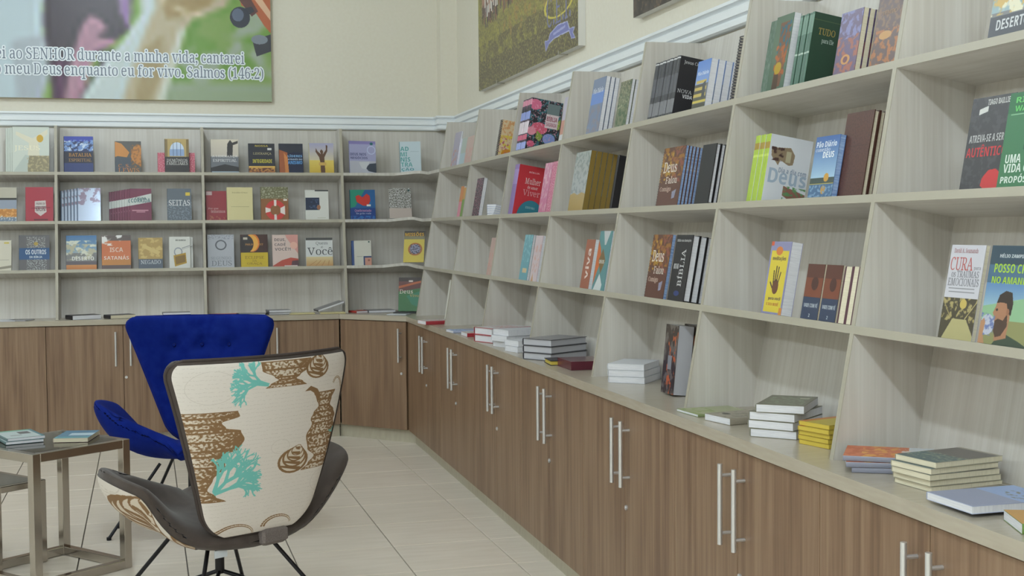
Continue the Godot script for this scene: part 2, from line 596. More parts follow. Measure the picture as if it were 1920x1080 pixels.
func bookcases():
	var o := thing("bookcase", "pale wood bookcase along the back wall, facing the viewer", "bookcase", Vector3.ZERO)
	for k in range(-2, 3):
		upright(o, "L", COL0 + k * COL)
	for k in range(-2, 2):
		var a := COL0 + k * COL + 0.018
		var b := COL0 + (k + 1) * COL
		back_panel(o, "L", a, b)
		for r in [1, 2, 3]:
			shelf_board(o, "L", a, b, SHELF[r])
	o = thing("bookcase", "long pale wood bookcase along the right wall", "bookcase", Vector3.ZERO)
	for k in range(0, 9):
		upright(o, "R", BAY0 + k * BAY)
	for k in range(0, 8):
		var a := BAY0 + k * BAY + 0.018
		var b := BAY0 + (k + 1) * BAY
		back_panel(o, "R", a, b)
		for r in [1, 2, 3]:
			shelf_board(o, "R", a, b, SHELF[r])
	# the corner bay: angled shelves between the two runs
	o = thing("bookcase", "pale wood corner bookcase bay with angled shelves", "bookcase", Vector3.ZERO)
	var v2 := COL0 + 2 * COL + 0.018
	for wall in ["L", "R"]:
		var st := begin()
		var p := []
		for y in [WORK, TOP]:
			var inner := Vector2(FRONT_R + LEAN * (y - WORK) + DEEP, -FRONT_B - LEAN * (y - WORK) - DEEP)
			if wall == "L":
				p.append_array([Vector3(v2, y, inner.y), Vector3(inner.x, y, inner.y), Vector3(inner.x + 0.01, y, inner.y - 0.01), Vector3(v2, y, inner.y - 0.01)])
			else:
				p.append_array([Vector3(inner.x, y, BAY0), Vector3(inner.x, y, inner.y), Vector3(inner.x + 0.01, y, inner.y - 0.01), Vector3(inner.x + 0.01, y, BAY0)])
		hexa(st, p)
		part(o, "back_panel", st, M.pale_wood)
	for r in [1, 2, 3]:
		var y: float = SHELF[r]
		var lean := LEAN * (y - WORK)
		var fx := FRONT_R + lean
		var fz := -FRONT_B - lean
		var bx := fx + DEEP - 0.004
		var bz := fz - DEEP + 0.004
		var fall := DEEP * LEAN
		var rise := 0.013
		# front edge: along the back run, up to the raised inner corner, out along the right run
		var front := [Vector3(v2, y, fz), Vector3(fx - 0.20, y, fz), Vector3(fx - 0.07, y + rise, fz + 0.03), Vector3(fx - 0.03, y + rise, fz + 0.07), Vector3(fx, y, fz + 0.20), Vector3(fx, y, BAY0)]
		var back := [Vector3(v2, y - fall, bz), Vector3(fx - 0.20, y - fall, bz), Vector3(bx - 0.08, y - fall, bz), Vector3(bx, y - fall, bz + 0.08), Vector3(bx, y - fall, fz + 0.20), Vector3(bx, y - fall, BAY0)]
		var st := begin()
		var se := begin()
		var up := Vector3(0, BOARD, 0)
		for i in 5:
			var p := []
			for l in [Vector3.ZERO, up]:
				p.append_array([front[i] + l, front[i + 1] + l, back[i + 1] + l, back[i] + l])
			hexa(st, p)
			var n: Vector3 = (front[i + 1] - front[i]).cross(Vector3.UP).normalized() * -0.0012
			quad(se, front[i] + n, front[i + 1] + n, front[i + 1] + n + up, front[i] + n + up, n.normalized())
		var s := part(o, "shelf", st, M.pale_wood)
		part(s, "edging", se, M.edging)

# ------------------------------------------------------------------ printed pictures on the walls
# a stretched print: corner is its lower left as one faces it, across and out are unit directions
func canvas(label: String, corner: Vector3, across: Vector3, out: Vector3, w: float, h: float, thick: float, tex: Texture2D, side: Material) -> Node3D:
	var o := thing("wall_picture", label, "picture", corner, 0.0, "")
	var st := begin()
	var up := Vector3.UP
	var p := []
	for y in [0.0, h]:
		for q in [[0.0, 0.0], [w, 0.0], [w, thick - 0.001], [0.0, thick - 0.001]]:
			p.append(across * q[0] + out * q[1] + up * y)
	hexa(st, p)
	part(o, "stretcher", st, side)
	st = begin()
	var f := out * thick
	quad(st, f, f + across * w, f + across * w + up * h, f + up * h, out, Vector2(0, 1), Vector2(1, 1), Vector2(1, 0), Vector2(0, 0))
	var m := StandardMaterial3D.new()
	m.albedo_texture = tex
	m.roughness = 0.4
	part(o, "print", st, m)
	return o

func musician_image() -> ImageTexture:
	var img := Image.create(320, 140, false, Image.FORMAT_RGB8)
	var a := Rect2i(0, 0, 320, 140)
	paint(img, a, [
		["f", "7d9a50"], ["n", 0.6, 0.0, 0.4, 1.0, "6c9440", 0.0, 0.14], ["n", 0.7, 0.4, 0.3, 0.6, "9aa890", 0.08, 0.12], ["r", 0.72, 0.9, 0.28, 0.1, "93a386"],
		["p", [0.003, -0.011, 0.477, -0.011, 0.473, 0.554, 0.471, 0.673, 0.483, 0.881, 0.468, 1.0, 0.003, 1.0], "b9c9d0"],
		["p", [0.40, 0.7, 0.475, 0.66, 0.483, 0.881, 0.468, 1.0, 0.41, 1.0], "a9b2ba"],
		["p", [0.477, -0.011, 0.692, -0.011, 0.668, 0.613, 0.618, 0.718, 0.569, 0.822, 0.544, 1.0, 0.489, 1.0, 0.473, 0.613], "3a3038"],
		["p", [0.618, -0.011, 0.668, -0.011, 0.668, 0.643, 0.645, 0.524], "8c6f9c"],
		["p", [0.557, 0.613, 0.575, 0.548, 0.6, 0.569, 0.618, 0.628, 0.587, 0.658, 0.637, 0.679, 0.631, 0.703, 0.587, 0.747, 0.557, 1.0, 0.514, 1.0, 0.532, 0.792], "a98092"],
		["p", [0.49, 0.8, 0.525, 0.78, 0.512, 1.0, 0.495, 1.0], "54304c"],
		["p", [0.606, 0.762, 0.649, 0.70, 0.60, 0.86, 0.565, 1.0, 0.55, 1.0], "2c262c"],
		["p", [0.695, 0.257, 0.741, 0.257, 0.766, 0.613, 0.729, 1.0, 0.552, 1.0, 0.606, 0.80, 0.649, 0.69, 0.695, 0.524], "c3cfcf"],
		["p", [0.723, 0.257, 0.914, 0.346, 0.895, 0.48, 0.815, 0.554, 0.797, 0.613, 0.778, 0.792, 0.741, 1.0, 0.649, 1.0, 0.68, 0.762, 0.711, 0.584, 0.729, 0.494], "b6aa8c"],
		["p", [0.76, 0.3, 0.88, 0.36, 0.86, 0.47, 0.80, 0.54, 0.75, 0.56, 0.74, 0.42], "a08a5c"],
		["p", [0.70, 0.72, 0.745, 0.64, 0.74, 0.85, 0.71, 1.0, 0.675, 1.0], "a3926a"],
		["p", [0.783, 0.60, 0.797, 0.613, 0.745, 1.0, 0.727, 1.0], "cdd2c4"],
		["n", 0.74, 0.3, 0.12, 0.25, "cfc0a0", 0.1, 0.05],
	], 77)
	img.resize(84, 37, Image.INTERPOLATE_LANCZOS)
	img.resize(1024, 448, Image.INTERPOLATE_CUBIC)
	a = Rect2i(0, 0, 1024, 448)
	paint(img, a, [
		["p", [0.90, 0.2, 1.0, 0.2, 1.0, 0.62, 0.985, 0.58, 0.965, 0.51, 0.93, 0.47], "b0603c"],
		["p", [0.95, 0.4, 0.965, 0.38, 1.0, 0.5, 1.0, 0.55], "d8b090"],
		["p", [0.925, 0.44, 0.95, 0.42, 0.97, 0.5, 0.955, 0.53], "5c3c38"],
		["p", [0.915, 0.50, 0.955, 0.475, 0.962, 0.50, 0.935, 0.54], "33343c"],
		["e", 0.926, 0.535, 0.024, 0.058, "2c303c"], ["e", 0.921, 0.522, 0.014, 0.036, "5a6478"],
		["p", [0.955, 0.66, 1.0, 0.625, 1.0, 0.72, 0.965, 0.75], "33343c"], ["e", 0.972, 0.655, 0.02, 0.026, "7a828c"],
	], 78)
	return ImageTexture.create_from_image(img)

func field_image() -> ImageTexture:
	var img := Image.create(640, 354, false, Image.FORMAT_RGB8)
	var a := Rect2i(0, 0, 640, 354)
	paint(img, a, [
		["g", 0, 0, 1, 0.45, "c2c6a4", "aaac74"], ["r", 0, 0.44, 1, 0.56, "7d7648"],
		["n", 0, 0.44, 1, 0.56, "8f8848", -0.05, 0.08], ["n", 0, 0.5, 1, 0.36, "9c9448", 0.1, 0.05], ["n", 0.3, 0.5, 0.5, 0.3, "a0824a", 0.12, 0.06],
		["n", 0, 0.76, 1, 0.24, "635a44", -0.12, 0.06], ["n", 0, 0.86, 1, 0.14, "5a5142", -0.3, 0.05], ["n", 0, 0.6, 1, 0.4, "6f6a50", 0.16, 0.012], ["n", 0, 0.5, 1, 0.5, "a49c62", 0.24, 0.010],
	], 91)
	# a crowd of small standing people in the field
	for k in 150:
		var u := rng.randf_range(0.045, 0.62)
		var v := 0.70 - u * 0.12 + rng.randf_range(-0.10, 0.0)
		var hh := rng.randf_range(0.09, 0.12)
		var body: String = ["d8d2cc", "7a4a42", "54403c", "b08a7c", "c8c4cc", "6a4c44"][rng.randi() % 6]
		paint(img, a, [["r", u, v - hh, 0.012, hh * 0.55, body], ["r", u + 0.001, v - hh * 0.45, 0.009, hh * 0.45, ["4a3c3c", "8a5c50", "5c5458"][rng.randi() % 3]], ["e", u + 0.006, v - hh * 1.05, 0.005, 0.011, "9a7060"]], k)
	paint(img, a, [
		["p", [0.723, 0.913, 0.733, 0.964, 0.762, 0.935, 0.80, 0.925, 0.86, 0.922, 0.93, 0.924, 0.948, 0.960, 0.981, 0.964, 0.962, 0.936, 0.978, 0.915, 0.935, 0.911, 0.919, 0.876, 0.84, 0.869, 0.771, 0.89, 0.757, 0.915], "b4b8dc"],
		["p", [0.727, 0.916, 0.735, 0.957, 0.762, 0.931, 0.80, 0.920, 0.86, 0.917, 0.932, 0.919, 0.95, 0.956, 0.974, 0.960, 0.957, 0.936, 0.971, 0.918, 0.930, 0.914, 0.916, 0.880, 0.84, 0.874, 0.773, 0.894, 0.760, 0.919], "7c80bc"],
		["l", 0.80, 0.902, 0.90, 0.893, 0.006, "a4a8d4"],
		["o", 0.845, 0.775, 0.125, 0.062, 0.016, "cdbf55"],
	], 5)
	return ImageTexture.create_from_image(img)

func night_image() -> ImageTexture:
	var img := Image.create(256, 128, false, Image.FORMAT_RGB8)
	paint(img, Rect2i(0, 0, 256, 128), [["f", "4a4340"], ["n", 0, 0, 1, 1, "5c5048", 0.05, 0.06], ["n", 0, 0, 1, 1, "37322f", 0.1, 0.05], ["n", 0, 0.6, 1, 0.4, "7a6450", 0.3, 0.02]], 3)
	return ImageTexture.create_from_image(img)

func outlined(parent: Node, text: String, right: float, y: float, size: Vector2):
	var t := TextMesh.new()
	t.text = text
	t.font = serif
	t.font_size = 32
	t.pixel_size = 0.01
	t.depth = 0.0003
	var bb := t.get_aabb()
	var b := Basis.from_scale(Vector3(size.x / bb.size.x, size.y / bb.size.y, 1.0))
	var at := Vector3(right, y, 0) - b * Vector3(bb.end.x, bb.get_center().y, 0)
	var st := begin()
	for k in 12:
		var a := TAU * k / 12.0
		st.append_from(t, 0, Transform3D(b, at + Vector3(cos(a) * 0.0085, sin(a) * 0.0085, k * 0.0002)))
	var halo := part(parent, "verse_outline", st, M.verse_white)
	halo.position = Vector3(0, 0, 0.0004)
	halo.set_meta("label", "white outline of the verse lettering")
	var o := MeshInstance3D.new()
	o.name = "verse"
	o.mesh = t
	o.material_override = M.verse_ink
	parent.add_child(o, true)
	o.transform = Transform3D(b, at + Vector3(0, 0, 0.0036))

func wall_pictures():
	M.verse_white = solid(Color8(232, 238, 242), 0.45)
	M.verse_ink = solid(Color8(104, 116, 132), 0.45)
	M.canvas_side = solid(Color8(222, 220, 214), 0.6)
	M.frame_gold = solid(Color8(178, 164, 128), 0.6)
	var x0 := -2.20
	var p := canvas("large printed picture of a musician's sleeve with a verse in white outlined letters", Vector3(x0, 2.338, WALL_B), Vector3.RIGHT, Vector3.BACK, 2.88, 1.265, 0.04, musician_image(), M.frame_gold)
	var face := Node3D.new()
	face.name = "verse_text"
	p.add_child(face)
	face.position = Vector3(-x0, -2.338, 0.0403)
	outlined(face, "Louvarei ao SENHOR durante a minha vida; cantarei", 0.492, 2.632, Vector2(1.90, 0.098))
	outlined(face, "louvores ao meu Deus enquanto eu for vivo. Salmos (146:2)", 0.622, 2.524, Vector2(2.16, 0.106))
	var c := canvas("canvas print of a crowd standing in a meadow with a blue ribbon emblem", Vector3(WALL_R, 2.338, -8.43), Vector3.BACK, Vector3.LEFT, 2.19, 1.21, 0.04, field_image(), M.canvas_side)
	lettering(c, "C.E.I.", Vector3(-0.0404, 0.25, 1.85), Vector2(0.44, 0.17), Color8(122, 126, 164), true, Basis(Vector3.UP, -PI / 2), "emblem_letters")
	canvas("dark canvas print cut by the top edge, above the right bookcase", Vector3(WALL_R, 2.345, -5.43), Vector3.BACK, Vector3.LEFT, 2.0, 1.15, 0.04, night_image(), M.canvas_side)
	# bent nails that carry the canvases from below
	for z in [-7.9, -6.55, -4.78]:
		var st := begin()
		rod(st, Vector3(0, 0, 0), Vector3(-0.05, 0, 0), 0.003, 6)
		rod(st, Vector3(-0.05, 0, 0), Vector3(-0.05, 0.02, 0), 0.003, 6)
		var o := part(self, numbered("wall_hook"), st, M.edging)
		o.position = Vector3(WALL_R, 2.333, z)
		tag(o, {-7.9: "small hook under the left end of the meadow canvas", -6.55: "small hook under the right end of the meadow canvas", -4.78: "small hook under the dark canvas"}[z], "hook", "canvas hooks")

# ------------------------------------------------------------------ winged chairs
# chair faces +z from its origin on the floor; +x is its left side seen from behind
const BACK_LEN := 0.635
var wing := Vector2(0.19, 0.352)      # half widths of the backrest, low and high

func back_half(v: float) -> float:
	var hw := lerpf(wing.x, wing.y, pow(v / BACK_LEN, 0.92))
	for e in [[v, 0.1], [BACK_LEN - v, 0.065]]:
		if e[0] < e[1]:
			var k: float = 1.0 - e[0] / e[1]
			hw -= e[1] * (1.0 - sqrt(maxf(0.0, 1.0 - k * k)))
	return hw

# s across, t up, off away from the middle sheet towards the front
func back_point(s: float, t: float, off: float) -> Vector3:
	var v := t * BACK_LEN
	var x := s * back_half(v)
	var z := -0.252 - 0.128 * t - 0.05 * t * (1.0 - t) + 0.085 * pow(absf(x) / 0.35, 2.0) * (0.4 + 0.6 * t)
	return Vector3(x, 0.362 + 0.632 * t, z) + Vector3(0, 0.25, 0.97) * off

func back_edge(s: float, t: float) -> float:
	return minf(sqrt(maxf(0.0, 1.0 - pow(absf(s), 10.0))), sqrt(maxf(0.0, 1.0 - pow(absf(2.0 * t - 1.0), 14.0))))

func seat_rim(phi: float) -> Vector2:
	var c := cos(phi)
	var s := sin(phi)
	var x := 0.46 * signf(c) * pow(absf(c), 0.78)
	var z := (0.31 if s > 0.0 else 0.262) * signf(s) * pow(absf(s), 0.85)
	return Vector2(x, z + 0.14 * pow(absf(x) / 0.46, 2.0))

# middle sheet of the seat: low at the rear, rising to the front; the wings turn up steeply at the sides
func seat_point(phi: float, r: float) -> Vector3:
	var q := seat_rim(phi) * r
	var f := clampf((q.y + 0.262) / 0.57, 0.0, 1.0)
	var rim_f := clampf((seat_rim(phi).y + 0.262) / 0.57, 0.0, 1.0)
	var rise := lerpf(0.02, 0.225, smoothstep(0.0, 0.46, rim_f)) * pow(absf(cos(phi)), 0.6)
	# the wings lean back as they rise, so their insides face forwards
	return Vector3(q.x, 0.330 + 0.07 * f + rise * pow(r, 3.0), q.y - 1.0 * rise * pow(r, 3.0))

func seat_normal(phi: float, r: float) -> Vector3:
	var a := seat_point(phi, minf(r + 0.01, 1.0)) - seat_point(phi, maxf(r - 0.01, 0.0))
	var b := seat_point(phi + 0.02, maxf(r, 0.02)) - seat_point(phi - 0.02, maxf(r, 0.02))
	var n := a.cross(b).normalized()
	return n if n.y >= 0.0 else -n

func chair(label: String, at: Vector3, turn: float, size: float, inner: Material, outer: Material, edge: Material, tufted: bool, half := Vector2(0.185, 0.352), leg_turn := -0.25):
	wing = half
	var o := thing("winged_chair", label, "chair", at, turn, "")
	var sc := Basis.from_scale(Vector3.ONE * size)
	var tufts := []
	for row in [[0.76, [-0.42, 0.0, 0.42]], [0.5, [-0.62, -0.2, 0.2, 0.62]], [0.28, [-0.4, 0.0, 0.4]]]:
		for s in row[1]:
			tufts.append(Vector2(s, row[0]))
	# backrest cushion: front and rear sheets that meet along the rim
	var st := begin()
	var ns := 44
	var nt := 44
	for side in [1.0, -1.0]:
		var rows := []
		for i in nt + 1:
			var t := 0.5 - 0.5 * cos(PI * i / nt)
			var l := []
			for j in ns + 1:
				var s := sin(PI / 2 * (2.0 * j / ns - 1.0))
				var off := back_edge(s, t) * (0.045 if side > 0.0 else 0.02)
				if side > 0.0 and tufted:
					for q in tufts:
						var dx: float = (s - q.x) * 0.3
						var dy: float = (t - q.y) * 0.62
						off -= 0.028 * exp(-(dx * dx + dy * dy) / 0.0009)
				l.append(sc * back_point(s, t, off * side))
			rows.append(l)
		sheet(st, rows, [], func(_p): return Vector3(0, 0.2, side))
	var b := part(o, "backrest", st, inner)
	if tufted:
		for q in tufts:
			st = begin()
			var p := sc * back_point(q.x, q.y, 0.021)
			rod(st, p, p + Vector3(0, 0.0015, 0.006), 0.011, 12, 0.007)
			part(b, "button", st, inner)
	# covered rear of the backrest
	st = begin()
	var rows2 := []
	var uv2 := []
	for i in nt + 1:
		var t := 0.5 - 0.5 * cos(PI * i / nt)
		t = 0.014 + t * 0.970
		var l := []
		var lu := []
		for j in ns + 1:
			var s := sin(PI / 2 * (2.0 * j / ns - 1.0)) * 0.962
			var p := back_point(s, t, -0.0225 * back_edge(s * 0.999, t) - 0.0015)
			l.append(sc * p)
			lu.append(Vector2(0.5 - p.x / 0.77, 1.0 - t))
		rows2.append(l)
		uv2.append(lu)
	sheet(st, rows2, uv2, func(_p): return Vector3(0, -0.2, -1))
	part(o, "back_cover", st, outer)
	# welt around the rear cover
	st = begin()
	var loop := []
	for k in 120:
		var f := 4.0 * k / 120.0
		var s := 0.0
		var t := 0.0
		if f < 1.0:
			s = lerpf(-1, 1, f); t = 0.0
		elif f < 2.0:
			s = 1.0; t = f - 1.0
		elif f < 3.0:
			s = lerpf(1, -1, f - 2.0); t = 1.0
		else:
			s = -1.0; t = 4.0 - f
		loop.append(sc * back_point(s * 0.998, t, -0.002))
	for k in loop.size():
		rod(st, loop[k], loop[(k + 1) % loop.size()], 0.0065 * size, 6)
	part(o, "welt", st, edge)
	# seat shell with raised wings: velvet all round, covered outside on the wings
	var top := []
	var low := []
	var nr := 18
	var na := 80
	for i in nr + 1:
		var r := sin(PI / 2 * i / nr)
		var lt := []
		var ll := []
		for j in na:
			var phi := TAU * j / na
			var e := sqrt(maxf(0.0, 1.0 - pow(r, 9.0)))
			var n := seat_normal(phi, r) if i > 0 else Vector3.UP
			lt.append(sc * (seat_point(phi, r) + n * 0.046 * e))
			ll.append(sc * (seat_point(phi, r) - n * 0.036 * e))
		top.append(lt)
		low.append(ll)
	st = begin()
	sheet(st, top, [], func(p): return Vector3(-p.x * 1.5, 1, 0), true)
	var seat := part(o, "seat", st, inner)
	st = begin()
	sheet(st, low, [], func(p): return Vector3(p.x * 1.5, -1, 0), true)
	part(seat, "underside", st, inner)
	for side in [1.0, -1.0]:
		var rows3 := []
		var uv3 := []
		for i in 17:
			var r := lerpf(0.60, 0.975, i / 16.0)
			var l := []
			var lu := []
			for j in 29:
				var f := (j / 28.0 - 0.5) * 2.0
				var phi: float = (0.0 if side > 0.0 else PI) + side * (0.0 + f * 1.15)
				var n := seat_normal(phi, r)
				var e := sqrt(maxf(0.0, 1.0 - pow(r, 9.0)))
				l.append(sc * (seat_point(phi, r) - n * (0.036 * e + 0.0025)))
				lu.append(Vector2(0.74 - (f + 1.0) * 0.17, 0.95 - r * 0.45))
			rows3.append(l)
			uv3.append(lu)
		st = begin()
		sheet(st, rows3, uv3, func(p): return Vector3(p.x * 1.5, -1, 0))
		part(seat, "wing_cover", st, outer)
	# cloth link between backrest and seat
	st = begin()
	soft_box(st, sc * Vector3(-0.06, 0.343, -0.262), sc * Vector3(0.115, 0.06, 0.04), 0.012, Basis(Vector3.UP, 0.08))
	part(o, "back_bracket", st, M.grey_cloth)
	st = begin()
	box(st, sc * Vector3(0.13, 0.303, -0.225), sc * Vector3(0.05, 0.026, 0.003))
	part(o, "care_tag", st, M.tag_white)
	# wire base: hub, four splayed legs each of an outer rod and a strut from the hub
	st = begin()
	rod(st, sc * Vector3(0, 0.17, 0), sc * Vector3(0, 0.335, 0), 0.017 * size, 16)
	part(o, "hub", st, M.black_metal)
	for k in 4:
		var a := leg_turn - turn + k * PI / 2
		var d := Vector3(sin(a), 0, cos(a))
		st = begin()
		var foot := d * 0.43 + Vector3(0, 0.008, 0)
		rod(st, sc * (d * 0.165 + Vector3(0, 0.322, 0)), sc * foot, 0.0078 * size, 8)
		rod(st, sc * (Vector3(0, 0.18, 0)), sc * (d * 0.385 + Vector3(0, 0.052, 0)), 0.0078 * size, 8)
		var lg := part(o, "leg", st, M.black_metal)
		st = begin()
		rod(st, sc * (foot - Vector3(0, 0.008, 0)), sc * (foot + Vector3(0, 0.006, 0)), 0.011 * size, 10)
		part(lg, "foot", st, M.black_metal)

func velvet(c: Color, sheen: float) -> StandardMaterial3D:
	var m := textured(speckle_image(c.lightened(0.05), c.darkened(0.08), 12, 9.0, 9.0), 0.85, Vector3(1.6, 1.6, 1.6), false)
	m.metallic_specular = 0.12
	m.rim_enabled = true
	m.rim = sheen
	m.rim_tint = 0.6
	return m

# ------------------------------------------------------------------ printed upholstery
func coral(img: Image, area: Rect2i, p: Vector2, dir: float, len: float, wid: float, c: Color, depth: int):
	var q := p + Vector2(cos(dir), sin(dir)) * len
	line(img, area, p, q, wid, wid * 0.8, c)
	if depth == 0:
		return
	for k in (3 if depth > 2 else 2):
		coral(img, area, q, dir + rng.randf_range(-0.75, 0.75), len * rng.randf_range(0.62, 0.85), wid * 0.78, c, depth - 1)

func urn(img: Image, area: Rect2i, cx: float, y0: float, y1: float, prof: Array, dark: Color, light: Color):
	# engraved vessel: ink and bare cloth mixed in bands, solid towards the outline
	var s := float(area.size.x)
	var noise := FastNoiseLite.new()
	noise.seed = 40 + int(cx * 100)
	noise.fractal_octaves = 3
	noise.frequency = 0.055
	for y in range(int(y0 * s), int(y1 * s)):
		var t := (y / s - y0) / (y1 - y0)
		var hw := 0.0
		var band := 0
		for i in prof.size() - 1:
			if t >= prof[i][0] and t <= prof[i + 1][0]:
				var f: float = (t - prof[i][0]) / maxf(prof[i + 1][0] - prof[i][0], 0.001)
				hw = lerpf(prof[i][1], prof[i + 1][1], f * f * (3.0 - 2.0 * f))
				band = i
		for x in range(maxi(0, int((cx - hw) * s)), mini(area.size.x, int((cx + hw) * s))):
			var u := (x / s - cx) / maxf(hw, 0.001)
			var ink := noise.get_noise_2d(x, y * 1.3 + band * 40.0) + 0.5 * absf(u) * absf(u) + 0.22 * u - 0.02
			if absf(u) > 0.93 or absf(t - prof[band][0]) * (y1 - y0) < 0.006 or absf(t - prof[band + 1][0]) * (y1 - y0) < 0.004:
				ink = 1.0
			if band % 3 == 1 and (x / 7 + y / 9) % 2 == 0:
				ink -= 0.25
			img.set_pixel(x, y, dark.lerp(light, clampf(0.5 - ink * 2.6, 0.0, 1.0)))

func shell(img: Image, area: Rect2i, cx: float, cy: float, r: float, dark: Color, light: Color):
	var s := float(area.size.x)
	for k in 5:
		var f := 1.0 - k * 0.2
		var c := Vector2(cx + (1.0 - f) * r * 0.35, cy - (1.0 - f) * r * 1.05)
		for e in [[1.0, dark], [0.84, light]]:
			var pts := PackedVector2Array()
			for i in 22:
				var a := TAU * i / 22.0
				pts.append((c + Vector2(cos(a) * r * f * e[0], sin(a) * r * f * 0.82 * e[0] + r * 0.03)) * s)
			fill_poly(img, area, pts, e[1])
		line(img, area, (c + Vector2(-r * f * 0.8, r * f * 0.3)) * s, (c + Vector2(r * f * 0.5, r * f * 0.62)) * s, 0.01 * s, 0.02 * s, dark)

func upholstery_image() -> ImageTexture:
	var n := 768
	var img := Image.create(n, n, false, Image.FORMAT_RGB8)
	var area := Rect2i(0, 0, n, n)
	var ground := Color8(224, 216, 208)
	var script_ink := Color8(206, 197, 188)
	var brown := Color8(134, 102, 68)
	var pale := Color8(216, 204, 188)
	var teal := Color8(116, 192, 184)
	img.fill(ground)
	# faint lines of handwriting
	for row in 46:
		var y := 8.0 + row * 16.6
		var x := rng.randf_range(0, 30)
		while x < n:
			var w := rng.randf_range(4, 14)
			line(img, area, Vector2(x, y + rng.randf_range(-2.5, 2.5)), Vector2(x + w, y + rng.randf_range(-2.5, 2.5)), 1.6, 1.2, script_ink)
			x += w + (rng.randf_range(2, 4) if rng.randf() < 0.8 else 14.0)
	for q in [[0.2, 0.14, 0.11], [0.86, 0.06, 0.1], [0.84, 0.74, 0.09], [0.55, 0.5, 0.05]]:
		var prev := Vector2.ZERO
		for i in 27:
			var a := TAU * i / 26.0
			var v := Vector2(q[0] + cos(a) * q[2], q[1] + sin(a) * q[2] * 0.8) * n
			if i > 0:
				line(img, area, prev, v, 1.8, 1.8, script_ink)
			prev = v
	# bowl and shell cut by the top edge
	urn(img, area, 0.56, 0.02, 0.165, [[0.0, 0.14], [0.3, 0.135], [0.6, 0.07], [0.7, 0.05], [0.85, 0.09], [1.0, 0.115]], brown, pale)
	shell(img, area, 0.74, 0.075, 0.075, brown, pale)
	coral(img, area, Vector2(0.46, 0.145) * n, PI + 0.45, 0.05 * n, 0.018 * n, teal, 5)
	coral(img, area, Vector2(0.46, 0.145) * n, PI + 0.15, 0.06 * n, 0.018 * n, teal, 5)
	# large urn at the left
	urn(img, area, 0.15, 0.27, 0.77, [[0.0, 0.17], [0.06, 0.18], [0.12, 0.1], [0.18, 0.12], [0.22, 0.19], [0.32, 0.21], [0.42, 0.19], [0.48, 0.12], [0.6, 0.13], [0.74, 0.08], [0.85, 0.06], [0.93, 0.1], [1.0, 0.15]], brown, pale)
	coral(img, area, Vector2(0.24, 0.72) * n, -0.9, 0.075 * n, 0.022 * n, teal, 5)
	coral(img, area, Vector2(0.24, 0.72) * n, -0.3, 0.07 * n, 0.022 * n, teal, 5)
	coral(img, area, Vector2(0.24, 0.71) * n, -1.4, 0.07 * n, 0.02 * n, teal, 4)
	# ewer and shell at the right
	urn(img, area, 0.80, 0.22, 0.66, [[0.0, 0.075], [0.10, 0.05], [0.18, 0.04], [0.26, 0.07], [0.34, 0.085], [0.40, 0.075], [0.55, 0.105], [0.72, 0.09], [0.83, 0.045], [0.92, 0.08], [1.0, 0.12]], brown, pale)
	fill_poly(img, area, PackedVector2Array([Vector2(0.665, 0.205) * n, Vector2(0.70, 0.178) * n, Vector2(0.745, 0.2) * n, Vector2(0.77, 0.24) * n, Vector2(0.75, 0.28) * n, Vector2(0.73, 0.225) * n, Vector2(0.70, 0.205) * n]), brown)
	var hp := Vector2.ZERO
	for i in 19:
		var a := -2.2 + 4.2 * i / 18.0
		var v := Vector2(0.885 + cos(a) * 0.05, 0.31 + sin(a) * 0.16) * n
		if i > 0:
			line(img, area, hp, v, 9.0, 9.0, brown)
			line(img, area, hp, v, 4.0, 3.0, pale)
		hp = v
	shell(img, area, 0.63, 0.59, 0.088, brown, pale)
	coral(img, area, Vector2(0.91, 0.58) * n, -1.5, 0.05 * n, 0.014 * n, teal, 4)
	# scrolls at the bottom edge
	for q in [[0.36, 0.99, 0.1, PI], [0.58, 0.955, 0.075, PI]]:
		var prev := Vector2.ZERO
		for i in 17:
			var a: float = q[3] + PI * i / 16.0
			var v := Vector2(q[0] + cos(a) * q[2], q[1] + sin(a) * q[2] * 0.7) * n
			if i > 0:
				line(img, area, prev, v, 20.0 - i * 0.8, 20.0 - i * 0.9, brown)
				line(img, area, prev, v, 5.0, 3.0, pale)
			prev = v
	return ImageTexture.create_from_image(img)

func chairs():
	M.grey_cloth = textured(speckle_image(Color8(128, 118, 114), Color8(98, 90, 86), 14, 40.0, 40.0), 0.9, Vector3(4, 4, 4), false)
	M.tag_white = solid(Color8(206, 212, 218), 0.7)
	M.printed = StandardMaterial3D.new()
	M.printed.albedo_texture = upholstery_image()
	M.printed.roughness = 0.85
	M.brown_velvet = velvet(Color8(78, 69, 64), 0.4)
	M.blue_velvet = velvet(Color8(12, 31, 116), 0.04)
	M.brown_welt = solid(Color8(62, 52, 48), 0.8)
	chair("winged chair with brown velvet seat and printed cream back, seen from behind", Vector3(0.134, 0, -4.82), atan2(-0.49, -0.87), 1.0, M.brown_velvet, M.printed, M.brown_welt, false, Vector2(0.2, 0.38))
	chair("royal blue velvet winged chair with buttoned back behind the printed chair", Vector3(0.053, 0, -6.41), atan2(-0.2, 0.98), 1.0, M.blue_velvet, M.blue_velvet, M.blue_velvet, true, Vector2(0.135, 0.385), 0.5)

